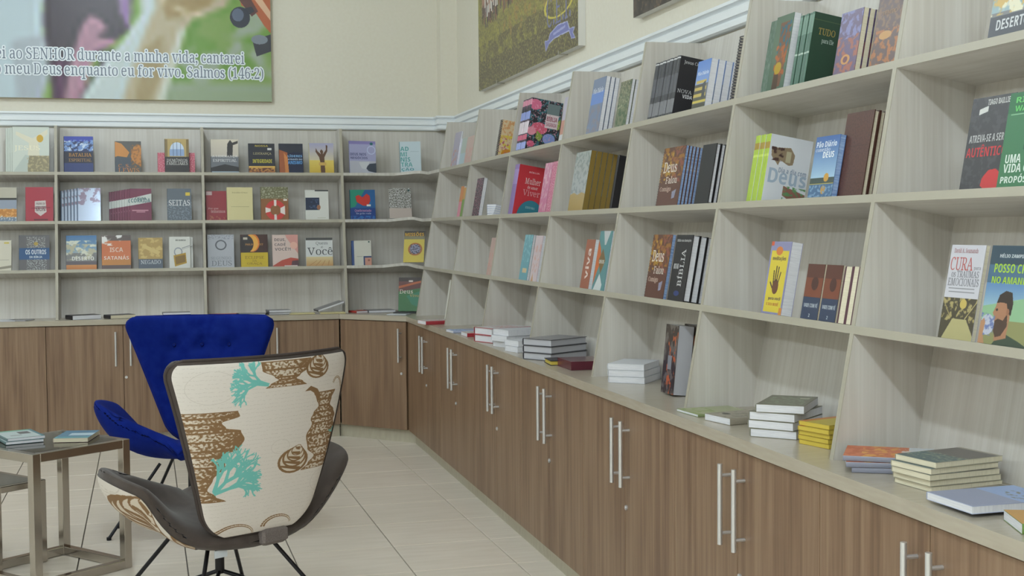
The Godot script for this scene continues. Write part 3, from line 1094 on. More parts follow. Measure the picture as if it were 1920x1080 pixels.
# ------------------------------------------------------------------ nesting tables
func steel_table(label: String, corner: Vector2, e1: Vector2, e2: Vector2, l1: float, l2: float, h: float, tube: float, low_rails := true):
	# corner is one top corner; e1 and e2 run along its two sides
	var mid := corner + e1 * l1 / 2 + e2 * l2 / 2
	var turn := atan2(-e1.y, e1.x)
	var o := thing("side_table", label, "table", Vector3(mid.x, 0, mid.y), turn, "")
	var a := l1 / 2 - tube / 2
	var sgn := 1.0 if Vector2(e1.x, e1.y).cross(e2) > 0.0 else -1.0
	var b := (l2 / 2 - tube / 2) * sgn
	var st := begin()
	for sx in [-1, 1]:
		for sz in [-1, 1]:
			st = begin()
			soft_box(st, Vector3(sx * a, h / 2, sz * b), Vector3(tube, h - 0.002, tube), 0.002)
			part(o, "leg", st, M.chrome)
	for s in [-1, 1]:
		for y in [h - tube / 2 - 0.001, tube / 2 + 0.001]:
			if y < 0.1 and not low_rails and s > 0:
				continue
			st = begin()
			if y > 0.1 or low_rails:
				soft_box(st, Vector3(0, y, s * b), Vector3(l1 - 2 * tube, tube, tube), 0.002)
				part(o, "rail", st, M.chrome)
			st = begin()
			soft_box(st, Vector3(s * a, y, 0), Vector3(tube, tube, l2 - 2 * tube), 0.002)
			part(o, "rail", st, M.chrome)
	st = begin()
	box(st, Vector3(0, h - 0.004, 0), Vector3(l1 - 2 * tube + 0.001, 0.007, l2 - 2 * tube + 0.001))
	part(o, "glass_top", st, M.smoked_glass)

func tables():
	M.smoked_glass = solid(Color8(62, 56, 48), 0.08)
	var e1 := Vector2(0.293, 0.352).normalized()
	var e2 := Vector2(-e1.y, e1.x)
	steel_table("tall square steel side table with smoked glass top, left of the printed chair", Vector2(-0.499, -6.024), e1, e2, 0.462, 0.466, 0.55, 0.036)
	var a := Vector2(-0.562, -5.873)
	steel_table("low steel side table tucked under the taller steel table", a - e1 * 0.36, e1, e2, 0.36, 0.24, 0.36, 0.026, false)

# ------------------------------------------------------------------ printing
# A printed cover: [spine colour, drawing steps, lettering]. Steps work in fractions of the cover:
# f fill, r rectangle, g blend downwards, e ellipse, o ring, p polygon, l line, n blotches
const COVERS := {
	"robed": ["c9cfc6", [["f", "cdd3c9"], ["p", [0.1, 0.1, 0.55, 0.25, 0.95, 0.05, 0.95, 0.15, 0.7, 0.35, 0.75, 0.75, 0.4, 0.75, 0.45, 0.35, 0.1, 0.18], "ddd8c2"], ["e", 0.74, 0.25, 0.09, 0.08, "c9a030"], ["r", 0.42, 0.62, 0.58, 0.38, "8d8468"], ["p", [0.0, 1.0, 0.35, 0.6, 0.45, 0.62, 0.4, 1.0], "b9c2ba"], ["n", 0.4, 0.62, 0.6, 0.38, "b5a680", 0.15, 0.12]], [["JESUS", 0.4, 0.47, 0.7, 0.13, "efe9cf", 1]]],
	"storm": ["1e2450", [["f", "1f2a55"], ["r", 0, 0, 1, 0.14, "2b3aa0"], ["n", 0.0, 0.1, 1.0, 0.3, "c3d3e8", 0.12, 0.3], ["n", 0.0, 0.1, 1.0, 0.3, "6f90c8", -0.02, 0.2], ["r", 0.0, 0.42, 1.0, 0.3, "161a30"], ["r", 0.0, 0.72, 1.0, 0.28, "24336a"]], [["BATALHA", 0.55, 0.5, 0.78, 0.09, "c98f3a", 1], ["ESPIRITUAL", 0.55, 0.64, 0.78, 0.08, "b0864a", 1]]],
	"hands": ["5a5348", [["f", "4d4a44"], ["p", [0, 0.02, 0.25, 0.08, 0.55, 0.35, 0.45, 0.5, 0.1, 0.46, 0, 0.5], "c07f35"], ["p", [0.7, 0.18, 0.9, 0.1, 1, 0.2, 1, 0.78, 0.8, 0.7, 0.65, 0.58, 0.6, 0.48], "b9782f"], ["n", 0.6, 0.1, 0.4, 0.7, "8d5a24", 0.1, 0.16], ["r", 0, 0.5, 0.6, 0.5, "3f4650"]], [["C. S.", 0.35, 0.76, 0.45, 0.1, "c8803c", 1], ["LEWIS", 0.52, 0.9, 0.8, 0.13, "c8803c", 1]]],
	"window": ["2a2320", [["f", "241f1d"], ["r", 0, 0, 1, 0.52, "b59d63"], ["e", 0.5, 0.3, 0.28, 0.2, "c9d8ec"], ["r", 0.2, 0.3, 0.6, 0.2, "8fa6cc"], ["l", 0.5, 0.08, 0.5, 0.5, 0.02, "3a4a66"], ["l", 0.35, 0.1, 0.35, 0.5, 0.015, "3a4a66"], ["l", 0.65, 0.1, 0.65, 0.5, 0.015, "3a4a66"], ["r", 0.0, 0.02, 0.12, 0.5, "7d683a"], ["r", 0.88, 0.02, 0.12, 0.5, "7d683a"]], [["DEMÔNIOS", 0.5, 0.61, 0.86, 0.09, "d8d6d2", 1], ["FAMILIARES", 0.5, 0.71, 0.88, 0.09, "d8d6d2", 1]]],
	"reddots": ["a8354a", [["f", "b8435a"], ["n", 0, 0, 1, 1, "d9a0a6", 0.08, 0.05]], []],
	"trumpet": ["5b5f66", [["g", 0, 0, 1, 0.55, "dcd2c0", "c0b8ae"], ["r", 0, 0.5, 1, 0.3, "6c6f76"], ["p", [0.0, 1, 0.0, 0.82, 0.5, 0.72, 1.0, 0.8, 1, 1], "2c2a2c"], ["p", [0.58, 0.5, 0.6, 0.14, 0.7, 0.02, 0.78, 0.1, 0.98, 0.04, 0.97, 0.12, 0.8, 0.17, 0.78, 0.5], "33302f"], ["r", 0.03, 0.92, 0.97, 0.06, "8fa0b0"]], [["A LIDERANÇA", 0.5, 0.5, 0.92, 0.08, "e6e6e6", 1], ["ESPIRITUAL", 0.5, 0.61, 0.86, 0.08, "e6e6e6", 1]]],
	"horizon": ["2b2c34", [["f", "2b2d36"], ["g", 0, 0.74, 1, 0.26, "d9b25a", "8a4a2c"], ["n", 0, 0.8, 1, 0.2, "5a2f2a", 0.05, 0.15], ["r", 0.72, 0.15, 0.16, 0.07, "d6d6d2"]], [["NOSSA", 0.5, 0.08, 0.5, 0.06, "b8a74a", 0], ["LIDERANÇA", 0.52, 0.34, 0.7, 0.09, "c0b78a", 1], ["INTEGRIDADE", 0.52, 0.58, 0.74, 0.12, "c8bf45", 0]]],
	"silhouette": ["2a2b36", [["f", "2c2f3c"], ["p", [0, 0.2, 0.35, 0.3, 0.4, 1, 0, 1], "9a5634"], ["p", [0.2, 0.3, 0.4, 0.5, 0.42, 1, 0.25, 1], "c9824a"], ["p", [0.35, 0.35, 0.6, 0.28, 1.0, 0.3, 1, 1, 0.4, 1], "1b2440"]], [["LÍDERES", 0.66, 0.4, 0.6, 0.09, "7fb0dc", 0], ["ATRAVÉS DO", 0.66, 0.51, 0.6, 0.06, "b8c8dc", 0], ["ANISMO", 0.66, 0.62, 0.6, 0.11, "5f9fdc", 0]]],
	"raised": ["c8bb78", [["g", 0, 0, 1, 0.55, "a5a4c4", "cfc4a8"], ["g", 0, 0.55, 1, 0.45, "dcc668", "c9a840"], ["p", [0.46, 1, 0.44, 0.6, 0.4, 0.45, 0.26, 0.28, 0.28, 0.16, 0.34, 0.26, 0.48, 0.36, 0.44, 0.26, 0.5, 0.2, 0.57, 0.26, 0.56, 0.36, 0.68, 0.22, 0.68, 0.06, 0.75, 0.08, 0.74, 0.26, 0.62, 0.45, 0.62, 0.62, 0.64, 1], "5f4434"], ["r", 0.38, 0.62, 0.3, 0.1, "c9a45a"]], [["", 0.5, 0.5, 0.5, 0.06, "ffffff", 0]]],
	"business": ["9d9cc0", [["f", "a4a4c8"], ["r", 0, 0, 1, 0.1, "8a82b8"], ["o", 0.82, 0.27, 0.16, 0.13, 0.03, "c2cbe4"], ["p", [0.0, 0.6, 1, 0.6, 1, 1, 0, 1], "b7b8c4"], ["p", [0.6, 0.8, 0.75, 0.68, 1.0, 0.66, 1.0, 0.95, 0.7, 0.9], "3f4654"], ["p", [0.35, 0.64, 0.75, 0.62, 0.6, 0.85, 0.45, 0.82], "c9cbd0"], ["e", 0.83, 0.08, 0.06, 0.04, "2c6a70"]], [["DEUS NOS", 0.33, 0.4, 0.6, 0.08, "4a4f78", 0], ["NEGÓCIOS", 0.36, 0.5, 0.64, 0.09, "4a4f78", 0]]],
	"teal_title": ["7f9aa0", [["f", "c3d2da"], ["r", 0.5, 0.33, 0.4, 0.01, "9aaeb6"]], [["AD", 0.22, 0.24, 0.4, 0.14, "4f9a9a", 0], ["MI", 0.18, 0.42, 0.32, 0.14, "5aa0a0", 0], ["NIS", 0.25, 0.59, 0.46, 0.14, "4f9a9a", 0], ["TRA", 0.3, 0.76, 0.56, 0.14, "5aa0a0", 0], ["ÇÃO", 0.34, 0.92, 0.6, 0.13, "3f9096", 0]]],
	"landscape": ["9a9a92", [["f", "b8b2a2"], ["r", 0, 0.3, 1, 0.06, "2e2c28"], ["r", 0, 0.36, 1, 0.25, "8f98a8"], ["r", 0, 0.62, 1, 0.22, "b97a35"], ["n", 0, 0.6, 1, 0.25, "d8a05a", 0.1, 0.2], ["r", 0, 0.85, 1, 0.15, "6f7f92"], ["n", 0, 0.8, 1, 0.2, "c8ccd2", 0.2, 0.12]], []],
	"shield": ["8c2534", [["f", "a02c3c"], ["p", [0.33, 0.4, 0.72, 0.38, 0.75, 0.7, 0.54, 0.82, 0.33, 0.7], "c9c0bd"], ["l", 0.34, 0.56, 0.74, 0.55, 0.03, "5a3038"], ["l", 0.2, 0.6, 0.88, 0.58, 0.04, "7d1f2c"], ["r", 0.3, 0.9, 0.5, 0.04, "5f1c26"]], [["", 0.55, 0.1, 0.3, 0.03, "d8b8b8", 0], ["PADRE DE", 0.54, 0.47, 0.32, 0.06, "6a3a40", 0], ["MON", 0.54, 0.63, 0.34, 0.1, "5a3038", 0]]],
	"foil": ["3c4656", [["f", "9aa4b4"], ["n", 0, 0, 1, 0.5, "7a6f7c", 0.0, 0.35], ["r", 0, 0, 0.06, 1, "5a6474"]], []],
	"banner": ["5c2238", [["f", "6c2440"], ["p", [0, 0.3, 1, 0.15, 1, 0.4, 0, 0.52], "c6cbc6"], ["r", 0.1, 0.64, 0.75, 0.03, "c08a98"], ["r", 0.3, 0.69, 0.4, 0.03, "b07a88"]], [["CAI NA", 0.5, 0.29, 0.5, 0.07, "3f5f64", 0], ["CORRIDA", 0.5, 0.36, 0.9, 0.12, "2f5f66", 0]]],
	"slate": ["4a5460", [["f", "59626c"], ["n", 0, 0.4, 1, 0.6, "78828c", 0.12, 0.12], ["r", 0.75, 0.12, 0.18, 0.1, "d4b93c"]], [["SEITAS", 0.5, 0.43, 0.88, 0.17, "dfe0e0", 1]]],
	"redscript": ["7d1f26", [["f", "8c2730"], ["r", 0, 0.02, 0.3, 0.12, "c0a8a8"], ["n", 0, 0.8, 1, 0.2, "a8604a", 0.15, 0.25]], [["Por que", 0.35, 0.58, 0.5, 0.07, "d8b8b4", 1], ["tememos", 0.58, 0.67, 0.7, 0.09, "d8b8b4", 1]]],
	"cream": ["c9bd8c", [["f", "d3c896"], ["r", 0.15, 0.57, 0.7, 0.012, "9a8f68"]], [["Bendita Graça", 0.5, 0.16, 0.6, 0.05, "8a7f58", 1]]],
	"lifebuoy": ["5a5030", [["f", "8a5a34"], ["r", 0, 0, 1, 0.35, "6c6a4c"], ["n", 0, 0, 1, 0.35, "a5a48c", 0.15, 0.1], ["o", 0.52, 0.68, 0.36, 0.29, 0.17, "c23a34"], ["p", [0.47, 0.38, 0.57, 0.38, 0.56, 0.56, 0.48, 0.56], "e2d8d2"], ["p", [0.47, 0.98, 0.57, 0.98, 0.56, 0.8, 0.48, 0.8], "e2d8d2"], ["p", [0.17, 0.6, 0.35, 0.64, 0.35, 0.72, 0.17, 0.76], "e2d8d2"], ["p", [0.87, 0.55, 0.7, 0.62, 0.7, 0.76, 0.87, 0.82], "e2d8d2"], ["r", 0.82, 0.36, 0.13, 0.05, "d8d4cc"]], []],
	"whitephoto": ["c8c8c0", [["f", "d6d6d0"], ["r", 0.0, 0.25, 0.6, 0.4, "1d2a44"], ["n", 0.15, 0.3, 0.4, 0.3, "3f5070", 0.1, 0.2], ["e", 0.56, 0.56, 0.08, 0.08, "9a6a4c"], ["r", 0.42, 0.0, 0.58, 0.045, "33343a"], ["r", 0.5, 0.9, 0.35, 0.012, "a8a48c"]], []],
	"heart": ["1f4a78", [["f", "1f5a92"], ["p", [0, 0, 0.6, 0, 0.2, 0.55, 0, 0.6], "1f8a72"], ["p", [0.5, 0.52, 0.26, 0.4, 0.22, 0.22, 0.34, 0.17, 0.5, 0.25, 0.66, 0.13, 0.78, 0.2, 0.8, 0.36, 0.7, 0.52], "c23228"], ["r", 0.65, 0.48, 0.16, 0.06, "d8d8d2"], ["r", 0, 0.6, 1, 0.4, "1c3f82"], ["n", 0, 0.85, 1, 0.15, "2f6ab0", 0.0, 0.2]], [["Quebrantado", 0.5, 0.69, 0.66, 0.1, "d8a0c0", 1], ["de grão vale", 0.52, 0.78, 0.6, 0.07, "b8c0dc", 1]]],
	"glitter": ["a8a29c", [["f", "98968f"], ["n", 0, 0, 1, 0.66, "d8d8da", 0.05, 0.07], ["n", 0, 0, 1, 0.66, "6a6862", 0.12, 0.09], ["r", 0, 0.66, 1, 0.34, "c6b8b0"], ["e", 0.88, 0.08, 0.05, 0.035, "3a5a58"]], []],
	"creamcut": ["c8c0a8", [["f", "cfc9b8"], ["r", 0.2, 0.62, 0.7, 0.015, "a8a294"], ["p", [0.3, 0.88, 1, 0.8, 1, 0.88, 0.3, 0.95], "8a8272"], ["r", 0.7, 0.06, 0.2, 0.05, "c8b458"]], []],
	"blueband": ["4a4a50", [["f", "5c5a5c"], ["n", 0.25, 0.05, 0.6, 0.33, "a8a8a4", 0.08, 0.07], ["n", 0.25, 0.67, 0.65, 0.3, "a0a4a4", 0.08, 0.07], ["e", 0.55, 0.24, 0.07, 0.05, "a89040"], ["r", 0, 0.36, 1, 0.32, "1f4a78"]], [["OS OUTROS", 0.55, 0.47, 0.68, 0.13, "d6dce2", 0], ["DA BÍBLIA", 0.55, 0.6, 0.42, 0.08, "c8d2dc", 0]]],
	"desert": ["3d5a78", [["g", 0, 0, 1, 0.5, "3f6ea0", "8fa8b8"], ["n", 0.0, 0.15, 1, 0.5, "d6d8c8", 0.12, 0.35], ["n", 0.0, 0.25, 1, 0.45, "b8b49a", 0.05, 0.3], ["r", 0, 0.74, 1, 0.1, "5a5258"], ["g", 0, 0.84, 1, 0.16, "c98a4a", "b0642c"]], [["DESERTO", 0.55, 0.66, 0.72, 0.11, "e2e2de", 0]]],
	"skytop": ["4a4a50", [["g", 0, 0, 1, 0.72, "3f6ea0", "9ab0b4"], ["n", 0.0, 0.1, 1, 0.65, "e0dcc0", 0.05, 0.35], ["n", 0.0, 0.45, 1, 0.3, "c8a860", 0.1, 0.3], ["r", 0, 0.76, 1, 0.24, "44464c"]], [["DESERTO", 0.58, 0.86, 0.8, 0.11, "d2d4d6", 0]]],
	"bait": ["8a4a30", [["f", "c26a3c"], ["r", 0, 0, 1, 0.16, "5a4e4a"], ["n", 0, 0, 0.7, 0.3, "e6e4e2", 0.1, 0.5], ["r", 0, 0.86, 1, 0.14, "5c4a48"], ["r", 0, 0.7, 1, 0.16, "b87a38"]], [["ISCA", 0.5, 0.42, 0.46, 0.13, "e0c8b8", 0], ["SATANÁS", 0.5, 0.64, 0.86, 0.13, "e6d2c4", 0]]],
	"ochre": ["7a6a48", [["f", "a88c4c"], ["n", 0, 0, 1, 0.65, "c4aa6a", 0.08, 0.3], ["p", [0.2, 0.2, 0.9, 0.45, 0.8, 0.55, 0.15, 0.3], "c8b070"], ["r", 0, 0.67, 1, 0.33, "4a5462"]], [["NEGADO", 0.5, 0.77, 0.82, 0.12, "d2d6da", 1]]],
	"padlock": ["c8c8c2", [["f", "d2d2cc"], ["o", 0.42, 0.47, 0.2, 0.14, 0.05, "8c9098"], ["p", [0.2, 0.58, 0.78, 0.5, 0.82, 0.82, 0.26, 0.92], "a8841c"], ["p", [0.27, 0.62, 0.74, 0.56, 0.76, 0.78, 0.32, 0.86], "7a5c14"], ["l", 0.6, 0.36, 0.98, 0.28, 0.03, "74767a"], ["l", 0.6, 0.4, 0.98, 0.32, 0.02, "9a9c9e"]], [["IVE BARBOSA", 0.55, 0.11, 0.5, 0.05, "3a3a3a", 0]]],
	"greyring": ["a2a4ac", [["f", "adb0b8"], ["n", 0, 0, 1, 0.14, "8c8e98", 0.1, 0.1], ["o", 0.5, 0.31, 0.21, 0.15, 0.05, "54575e"]], [["SEGUNDO", 0.5, 0.7, 0.76, 0.08, "80848c", 1], ["DEUS", 0.52, 0.85, 0.76, 0.15, "74787f", 1]]],
	"eclipse": ["3a2a16", [["f", "c2a81c"], ["r", 0, 0, 1, 0.54, "3a1c14"], ["e", 0.42, 0.25, 0.27, 0.27, "d2722a"], ["e", 0.38, 0.26, 0.26, 0.25, "e2a848"], ["e", 0.2, 0.28, 0.27, 0.26, "241c1c"], ["r", 0.1, 0.09, 0.16, 0.07, "c8bfae"]], [["PHILIP YANCEY", 0.5, 0.3, 0.66, 0.05, "d8a058", 1], ["ECLIPSE", 0.5, 0.69, 0.7, 0.08, "7a6410", 1], ["DA", 0.5, 0.79, 0.16, 0.06, "7a6410", 1], ["GRAÇA", 0.5, 0.88, 0.56, 0.08, "7a6410", 1]]],
	"pinkhill": ["c2aaa4", [["f", "d2bcb4"], ["p", [0.5, 0, 1, 0, 1, 0.6, 0.55, 0.1], "cf948c"], ["e", 0.82, 0.33, 0.14, 0.11, "dfae9e"], ["p", [0, 1, 0.0, 0.95, 0.35, 0.78, 0.7, 0.7, 1, 0.74, 1, 1], "b04a3c"], ["p", [0.7, 1, 0.75, 0.8, 1, 0.78, 1, 1], "5a3c44"], ["r", 0.45, 0.93, 0.5, 0.05, "c8b8b4"]], [["DEUS,", 0.3, 0.16, 0.44, 0.1, "6a6264", 0], ["CADÊ", 0.3, 0.29, 0.44, 0.1, "6a6264", 0], ["VOCÊ?!", 0.4, 0.43, 0.62, 0.11, "6a6264", 0]]],
	"whitefield": ["c6c6c2", [["f", "d2d4d4"], ["r", 0, 0, 1, 0.09, "4a4a4a"], ["g", 0, 0.65, 1, 0.35, "d6c89c", "b98a58"], ["l", 0.05, 1, 0.4, 0.78, 0.02, "a87a4c"], ["l", 0.3, 1, 0.55, 0.78, 0.02, "a87a4c"], ["l", 0.55, 1, 0.7, 0.78, 0.02, "a87a4c"], ["l", 0.8, 1, 0.85, 0.78, 0.02, "a87a4c"]], [["Quem", 0.6, 0.2, 0.45, 0.13, "54585c", 1], ["é", 0.6, 0.32, 0.07, 0.07, "54585c", 1], ["Você", 0.52, 0.46, 0.94, 0.26, "45484c", 1]]],
	"bluespine": ["24427c", [["f", "c9c7bc"], ["r", 0, 0, 0.12, 1, "24427c"], ["p", [0.58, 0.62, 1, 0.62, 1, 1, 0.58, 1], "2c3f68"], ["r", 0.66, 0.68, 0.34, 0.32, "c08a78"], ["e", 0.85, 0.78, 0.06, 0.04, "8a5444"], ["r", 0.24, 0.62, 0.3, 0.02, "9a9a94"], ["e", 0.88, 0.06, 0.04, 0.03, "2c4a44"]], []],
	"lilac": ["8d8aa4", [["f", "a8a2b4"], ["n", 0, 0.5, 1, 0.5, "b88a80", 0.15, 0.3]], []],
	"palegreen": ["aab8b4", [["f", "a9b4ac"], ["r", 0, 0.55, 1, 0.45, "a8bcc4"], ["r", 0, 0, 0.16, 1, "c8c8d8"]], []],
	"palepink": ["b89a92", [["f", "bfa49c"], ["n", 0, 0.4, 1, 0.6, "c2988e", 0.1, 0.3]], []],
	"orangeflowers": ["c8b090", [["f", "d6bf9a"], ["n", 0, 0, 1, 0.5, "d09a6a", 0.05, 0.2], ["n", 0, 0.4, 1, 0.6, "d6c24c", 0.05, 0.3], ["e", 0.4, 0.88, 0.26, 0.14, "cf8a2c"], ["n", 0, 0.45, 0.6, 0.4, "b4587a", 0.22, 0.16]], []],
	"floral": ["4a3a4c", [["f", "23242c"], ["n", 0, 0, 1, 1, "2f6a74", 0.1, 0.18], ["e", 0.12, 0.12, 0.2, 0.1, "d06a8c"], ["e", 0.35, 0.55, 0.26, 0.11, "cc5a72"], ["e", 0.12, 0.62, 0.14, 0.08, "d88a9c"], ["e", 0.7, 0.72, 0.2, 0.1, "7f92cc"], ["e", 0.78, 0.86, 0.14, 0.06, "cf4a58"], ["e", 0.15, 0.86, 0.12, 0.06, "cc5a7a"], ["p", [0.3, 0.6, 0.5, 0.68, 0.42, 0.8, 0.28, 0.74], "7f9a3c"], ["p", [0.88, 0.4, 1, 0.3, 1, 0.5, 0.9, 0.54], "86a03c"], ["p", [0.5, 0.86, 0.66, 0.8, 0.7, 0.94, 0.56, 0.96], "7f9a3c"], ["n", 0, 0, 1, 1, "e0a0b4", 0.3, 0.08], ["r", 0.52, 0.06, 0.4, 0.2, "6a7a7c"], ["r", 0.52, 0.26, 0.4, 0.26, "d8c8cc"]], [["BÍBLIA", 0.72, 0.33, 0.34, 0.11, "8c3048", 0], ["SAGRADA", 0.72, 0.45, 0.34, 0.07, "a05068", 0]]],
	"lilac2": ["b0a8bc", [["f", "b9b2c4"], ["r", 0, 0.5, 1, 0.3, "c08a7c"], ["r", 0, 0.8, 1, 0.2, "cfcfd4"]], []],
	"redthin": ["8a2c38", [["f", "8a2c38"]], []],
	"bluegrey": ["6a7488", [["f", "7d8aa6"], ["r", 0, 0.25, 1, 0.22, "6f8fd0"], ["n", 0, 0.5, 1, 0.5, "8c8894", 0.05, 0.3]], [["Pão Diário", 0.5, 0.22, 0.8, 0.1, "d8dce6", 0]]],
	"olive": ["6a6c5c", [["f", "7d7f6c"], ["n", 0, 0, 1, 1, "5a6a58", 0.05, 0.3], ["n", 0, 0, 1, 0.6, "a8a890", 0.2, 0.15]], []],
	"blackbible": ["3a3a3e", [["f", "201e22"]], [["Jesus Cristo", 0.5, 0.1, 0.72, 0.07, "d0d0d0", 1], ["NOVA", 0.3, 0.58, 0.5, 0.06, "c4c4c4", 1], ["VIDA", 0.42, 0.66, 0.34, 0.06, "d6d6d6", 0]]],
	"building": ["9aaacc", [["g", 0, 0, 1, 0.5, "5f86cc", "8aa4d8"], ["r", 0.1, 0.42, 0.75, 0.06, "c8b060"], ["r", 0.0, 0.5, 0.85, 0.06, "5a5448"], ["r", 0.05, 0.56, 0.85, 0.07, "c8b060"], ["r", 0.0, 0.63, 0.85, 0.07, "54504a"], ["r", 0.0, 0.7, 0.9, 0.07, "c4ae5c"], ["r", 0.0, 0.77, 1, 0.1, "5c5a4c"], ["r", 0.0, 0.84, 1, 0.05, "d0bc58"], ["r", 0.0, 0.9, 1, 0.1, "4c4c40"], ["p", [0.6, 0.5, 0.8, 0.44, 0.85, 0.8, 0.62, 0.8], "4a4c50"]], [["Pão Diário", 0.52, 0.27, 0.8, 0.08, "d8e2f4", 0]]],
	"creamplain": ["c8bfae", [["f", "cfc6b4"]], []],
	"greenart": ["4f6a58", [["f", "5f7462"], ["p", [0.3, 0.1, 0.9, 0.1, 0.95, 0.4, 0.75, 0.95, 0.3, 0.95, 0.35, 0.5], "7a5a48"], ["n", 0.3, 0.1, 0.65, 0.4, "3f6a78", 0.05, 0.25], ["n", 0.25, 0.4, 0.65, 0.4, "a8623c", 0.05, 0.25], ["e", 0.5, 0.7, 0.2, 0.08, "b89a38"], ["p", [0.35, 0.78, 0.6, 0.78, 0.62, 0.98, 0.3, 0.98], "5a4a3c"]], []],
	"greenplain": ["55705c", [["f", "5d7566"], ["n", 0, 0, 1, 1, "7a8c80", 0.15, 0.2]], []],
	"darkgreen": ["4a6a5a", [["f", "1f3d2c"], ["r", 0, 0.1, 1, 0.012, "4a5a3c"]], [["TUDO", 0.48, 0.25, 0.56, 0.09, "a8904a", 1], ["para Ele", 0.55, 0.38, 0.4, 0.08, "b8c4bc", 1]]],
	"purpleflame": ["5a4a68", [["f", "62506e"], ["n", 0, 0, 1, 0.45, "7a7aa8", 0.05, 0.3], ["n", 0, 0.4, 1, 0.6, "9a5a48", 0.05, 0.3], ["e", 0.48, 0.78, 0.2, 0.08, "c08a48"], ["e", 0.48, 0.78, 0.1, 0.05, "6a3c48"]], []],
	"brownflame": ["5a4440", [["f", "5c4640"], ["n", 0, 0, 1, 0.5, "7a5c44", 0.05, 0.2], ["n", 0, 0.5, 1, 0.5, "a0622c", 0.05, 0.22], ["e", 0.45, 0.58, 0.24, 0.06, "b88a4c"]], [["TEMPO", 0.5, 0.26, 0.6, 0.06, "a88a6c", 1]]],
	"orange": ["c88a5a", [["f", "cc8a5c"], ["r", 0, 0.5, 1, 0.5, "d08a9c"]], []],
	"green": ["6f8c4a", [["f", "7a9a54"], ["r", 0, 0, 1, 0.4, "c89a5c"]], []],
	"blackfloral": ["33303a", [["f", "35323a"], ["n", 0, 0, 1, 1, "c06a80", 0.22, 0.1], ["n", 0, 0, 1, 1, "d8d0d0", 0.34, 0.08]], []],
	"redteal": ["8a72a8", [["f", "bf2c38"], ["e", 0.66, 1.0, 0.5, 0.33, "2c7a8c"]], [["BÍBLIA", 0.6, 0.12, 0.4, 0.04, "e0b0b4", 0], ["Mulher", 0.6, 0.3, 0.6, 0.12, "e6d0d0", 1], ["de amor", 0.62, 0.42, 0.4, 0.06, "e6d0d0", 1], ["Viver", 0.6, 0.53, 0.66, 0.12, "d8a0a4", 1], ["EDITORA", 0.64, 0.82, 0.36, 0.04, "b8d8dc", 1]]],
	"pink": ["c86a92", [["f", "cf7f9f"], ["n", 0, 0, 1, 1, "dca0b4", 0.1, 0.3]], []],
	"pinkdots": ["b04a72", [["f", "c2587c"], ["n", 0, 0, 1, 1, "e0b8c6", 0.1, 0.06]], []],
	"silvergold": ["6a6450", [["f", "a8acac"], ["n", 0, 0, 1, 0.7, "8e9494", 0.08, 0.2], ["p", [0, 0.72, 0.25, 0.69, 0.5, 0.73, 0.75, 0.69, 1, 0.72, 1, 1, 0, 1], "b0955a"]], []],
	"blackplain": ["1d1b1e", [["f", "232123"]], []],
	"autumn": ["6a4a38", [["f", "5f3c30"], ["n", 0, 0, 1, 0.5, "9a6a2c", 0.0, 0.3], ["n", 0, 0.1, 0.5, 0.5, "b08a30", 0.12, 0.2], ["n", 0.4, 0.0, 0.6, 0.6, "8a5040", 0.1, 0.18], ["p", [0.66, 0.76, 0.84, 0.72, 0.8, 0.86, 0.68, 0.88], "8a8aa0"]], [["Deus", 0.42, 0.34, 0.6, 0.18, "e8e2d8", 1], ["Falou", 0.56, 0.56, 0.52, 0.12, "e0d8cc", 1], ["Comigo", 0.34, 0.72, 0.5, 0.1, "d8c0b0", 1]]],
	"lime": ["a6c040", [["f", "d6d9df"], ["p", [0.06, 0.2, 0.5, 0.16, 0.62, 0.26, 0.6, 0.4, 0.5, 0.42, 0.3, 0.36, 0.26, 0.44, 0.08, 0.32], "8c7a62"], ["n", 0.06, 0.18, 0.3, 0.2, "4a3430", 0.05, 0.2], ["r", 0.42, 0.22, 0.12, 0.16, "b0a88c"], ["p", [0.46, 0.72, 0.98, 0.8, 0.98, 0.98, 0.8, 0.97, 0.46, 0.86], "8a5c50"], ["n", 0.46, 0.72, 0.52, 0.25, "5c8a5a", 0.1, 0.14]], [["Dia a dia com", 0.62, 0.5, 0.66, 0.08, "8a98ac", 0], ["Deus", 0.52, 0.6, 0.9, 0.22, "a2b2c4", 0]]],
	"lake": ["3f5f92", [["g", 0, 0, 1, 0.68, "3f62a0", "a4c4dc"], ["r", 0, 0.68, 1, 0.1, "3f4c48"], ["r", 0, 0.78, 1, 0.22, "46688c"], ["r", 0, 0.775, 1, 0.012, "c8b44c"], ["e", 0.66, 0.68, 0.1, 0.07, "c4943c"], ["e", 0.6, 0.88, 0.1, 0.07, "b08848"], ["n", 0, 0.8, 1, 0.2, "7a9ab8", 0.1, 0.15]], [["Pão Diário", 0.48, 0.13, 0.84, 0.1, "dfe6f0", 0], ["conexão", 0.36, 0.22, 0.6, 0.06, "dfe6f0", 1], ["DEUS", 0.62, 0.31, 0.46, 0.1, "eef2f6", 0]]],
	"leather": ["4a2c24", [["f", "553328"], ["n", 0, 0, 1, 1, "4a2c22", 0.05, 0.06], ["r", 0, 0.4, 1, 0.006, "402418"], ["r", 0, 0.72, 1, 0.006, "402418"]], []],
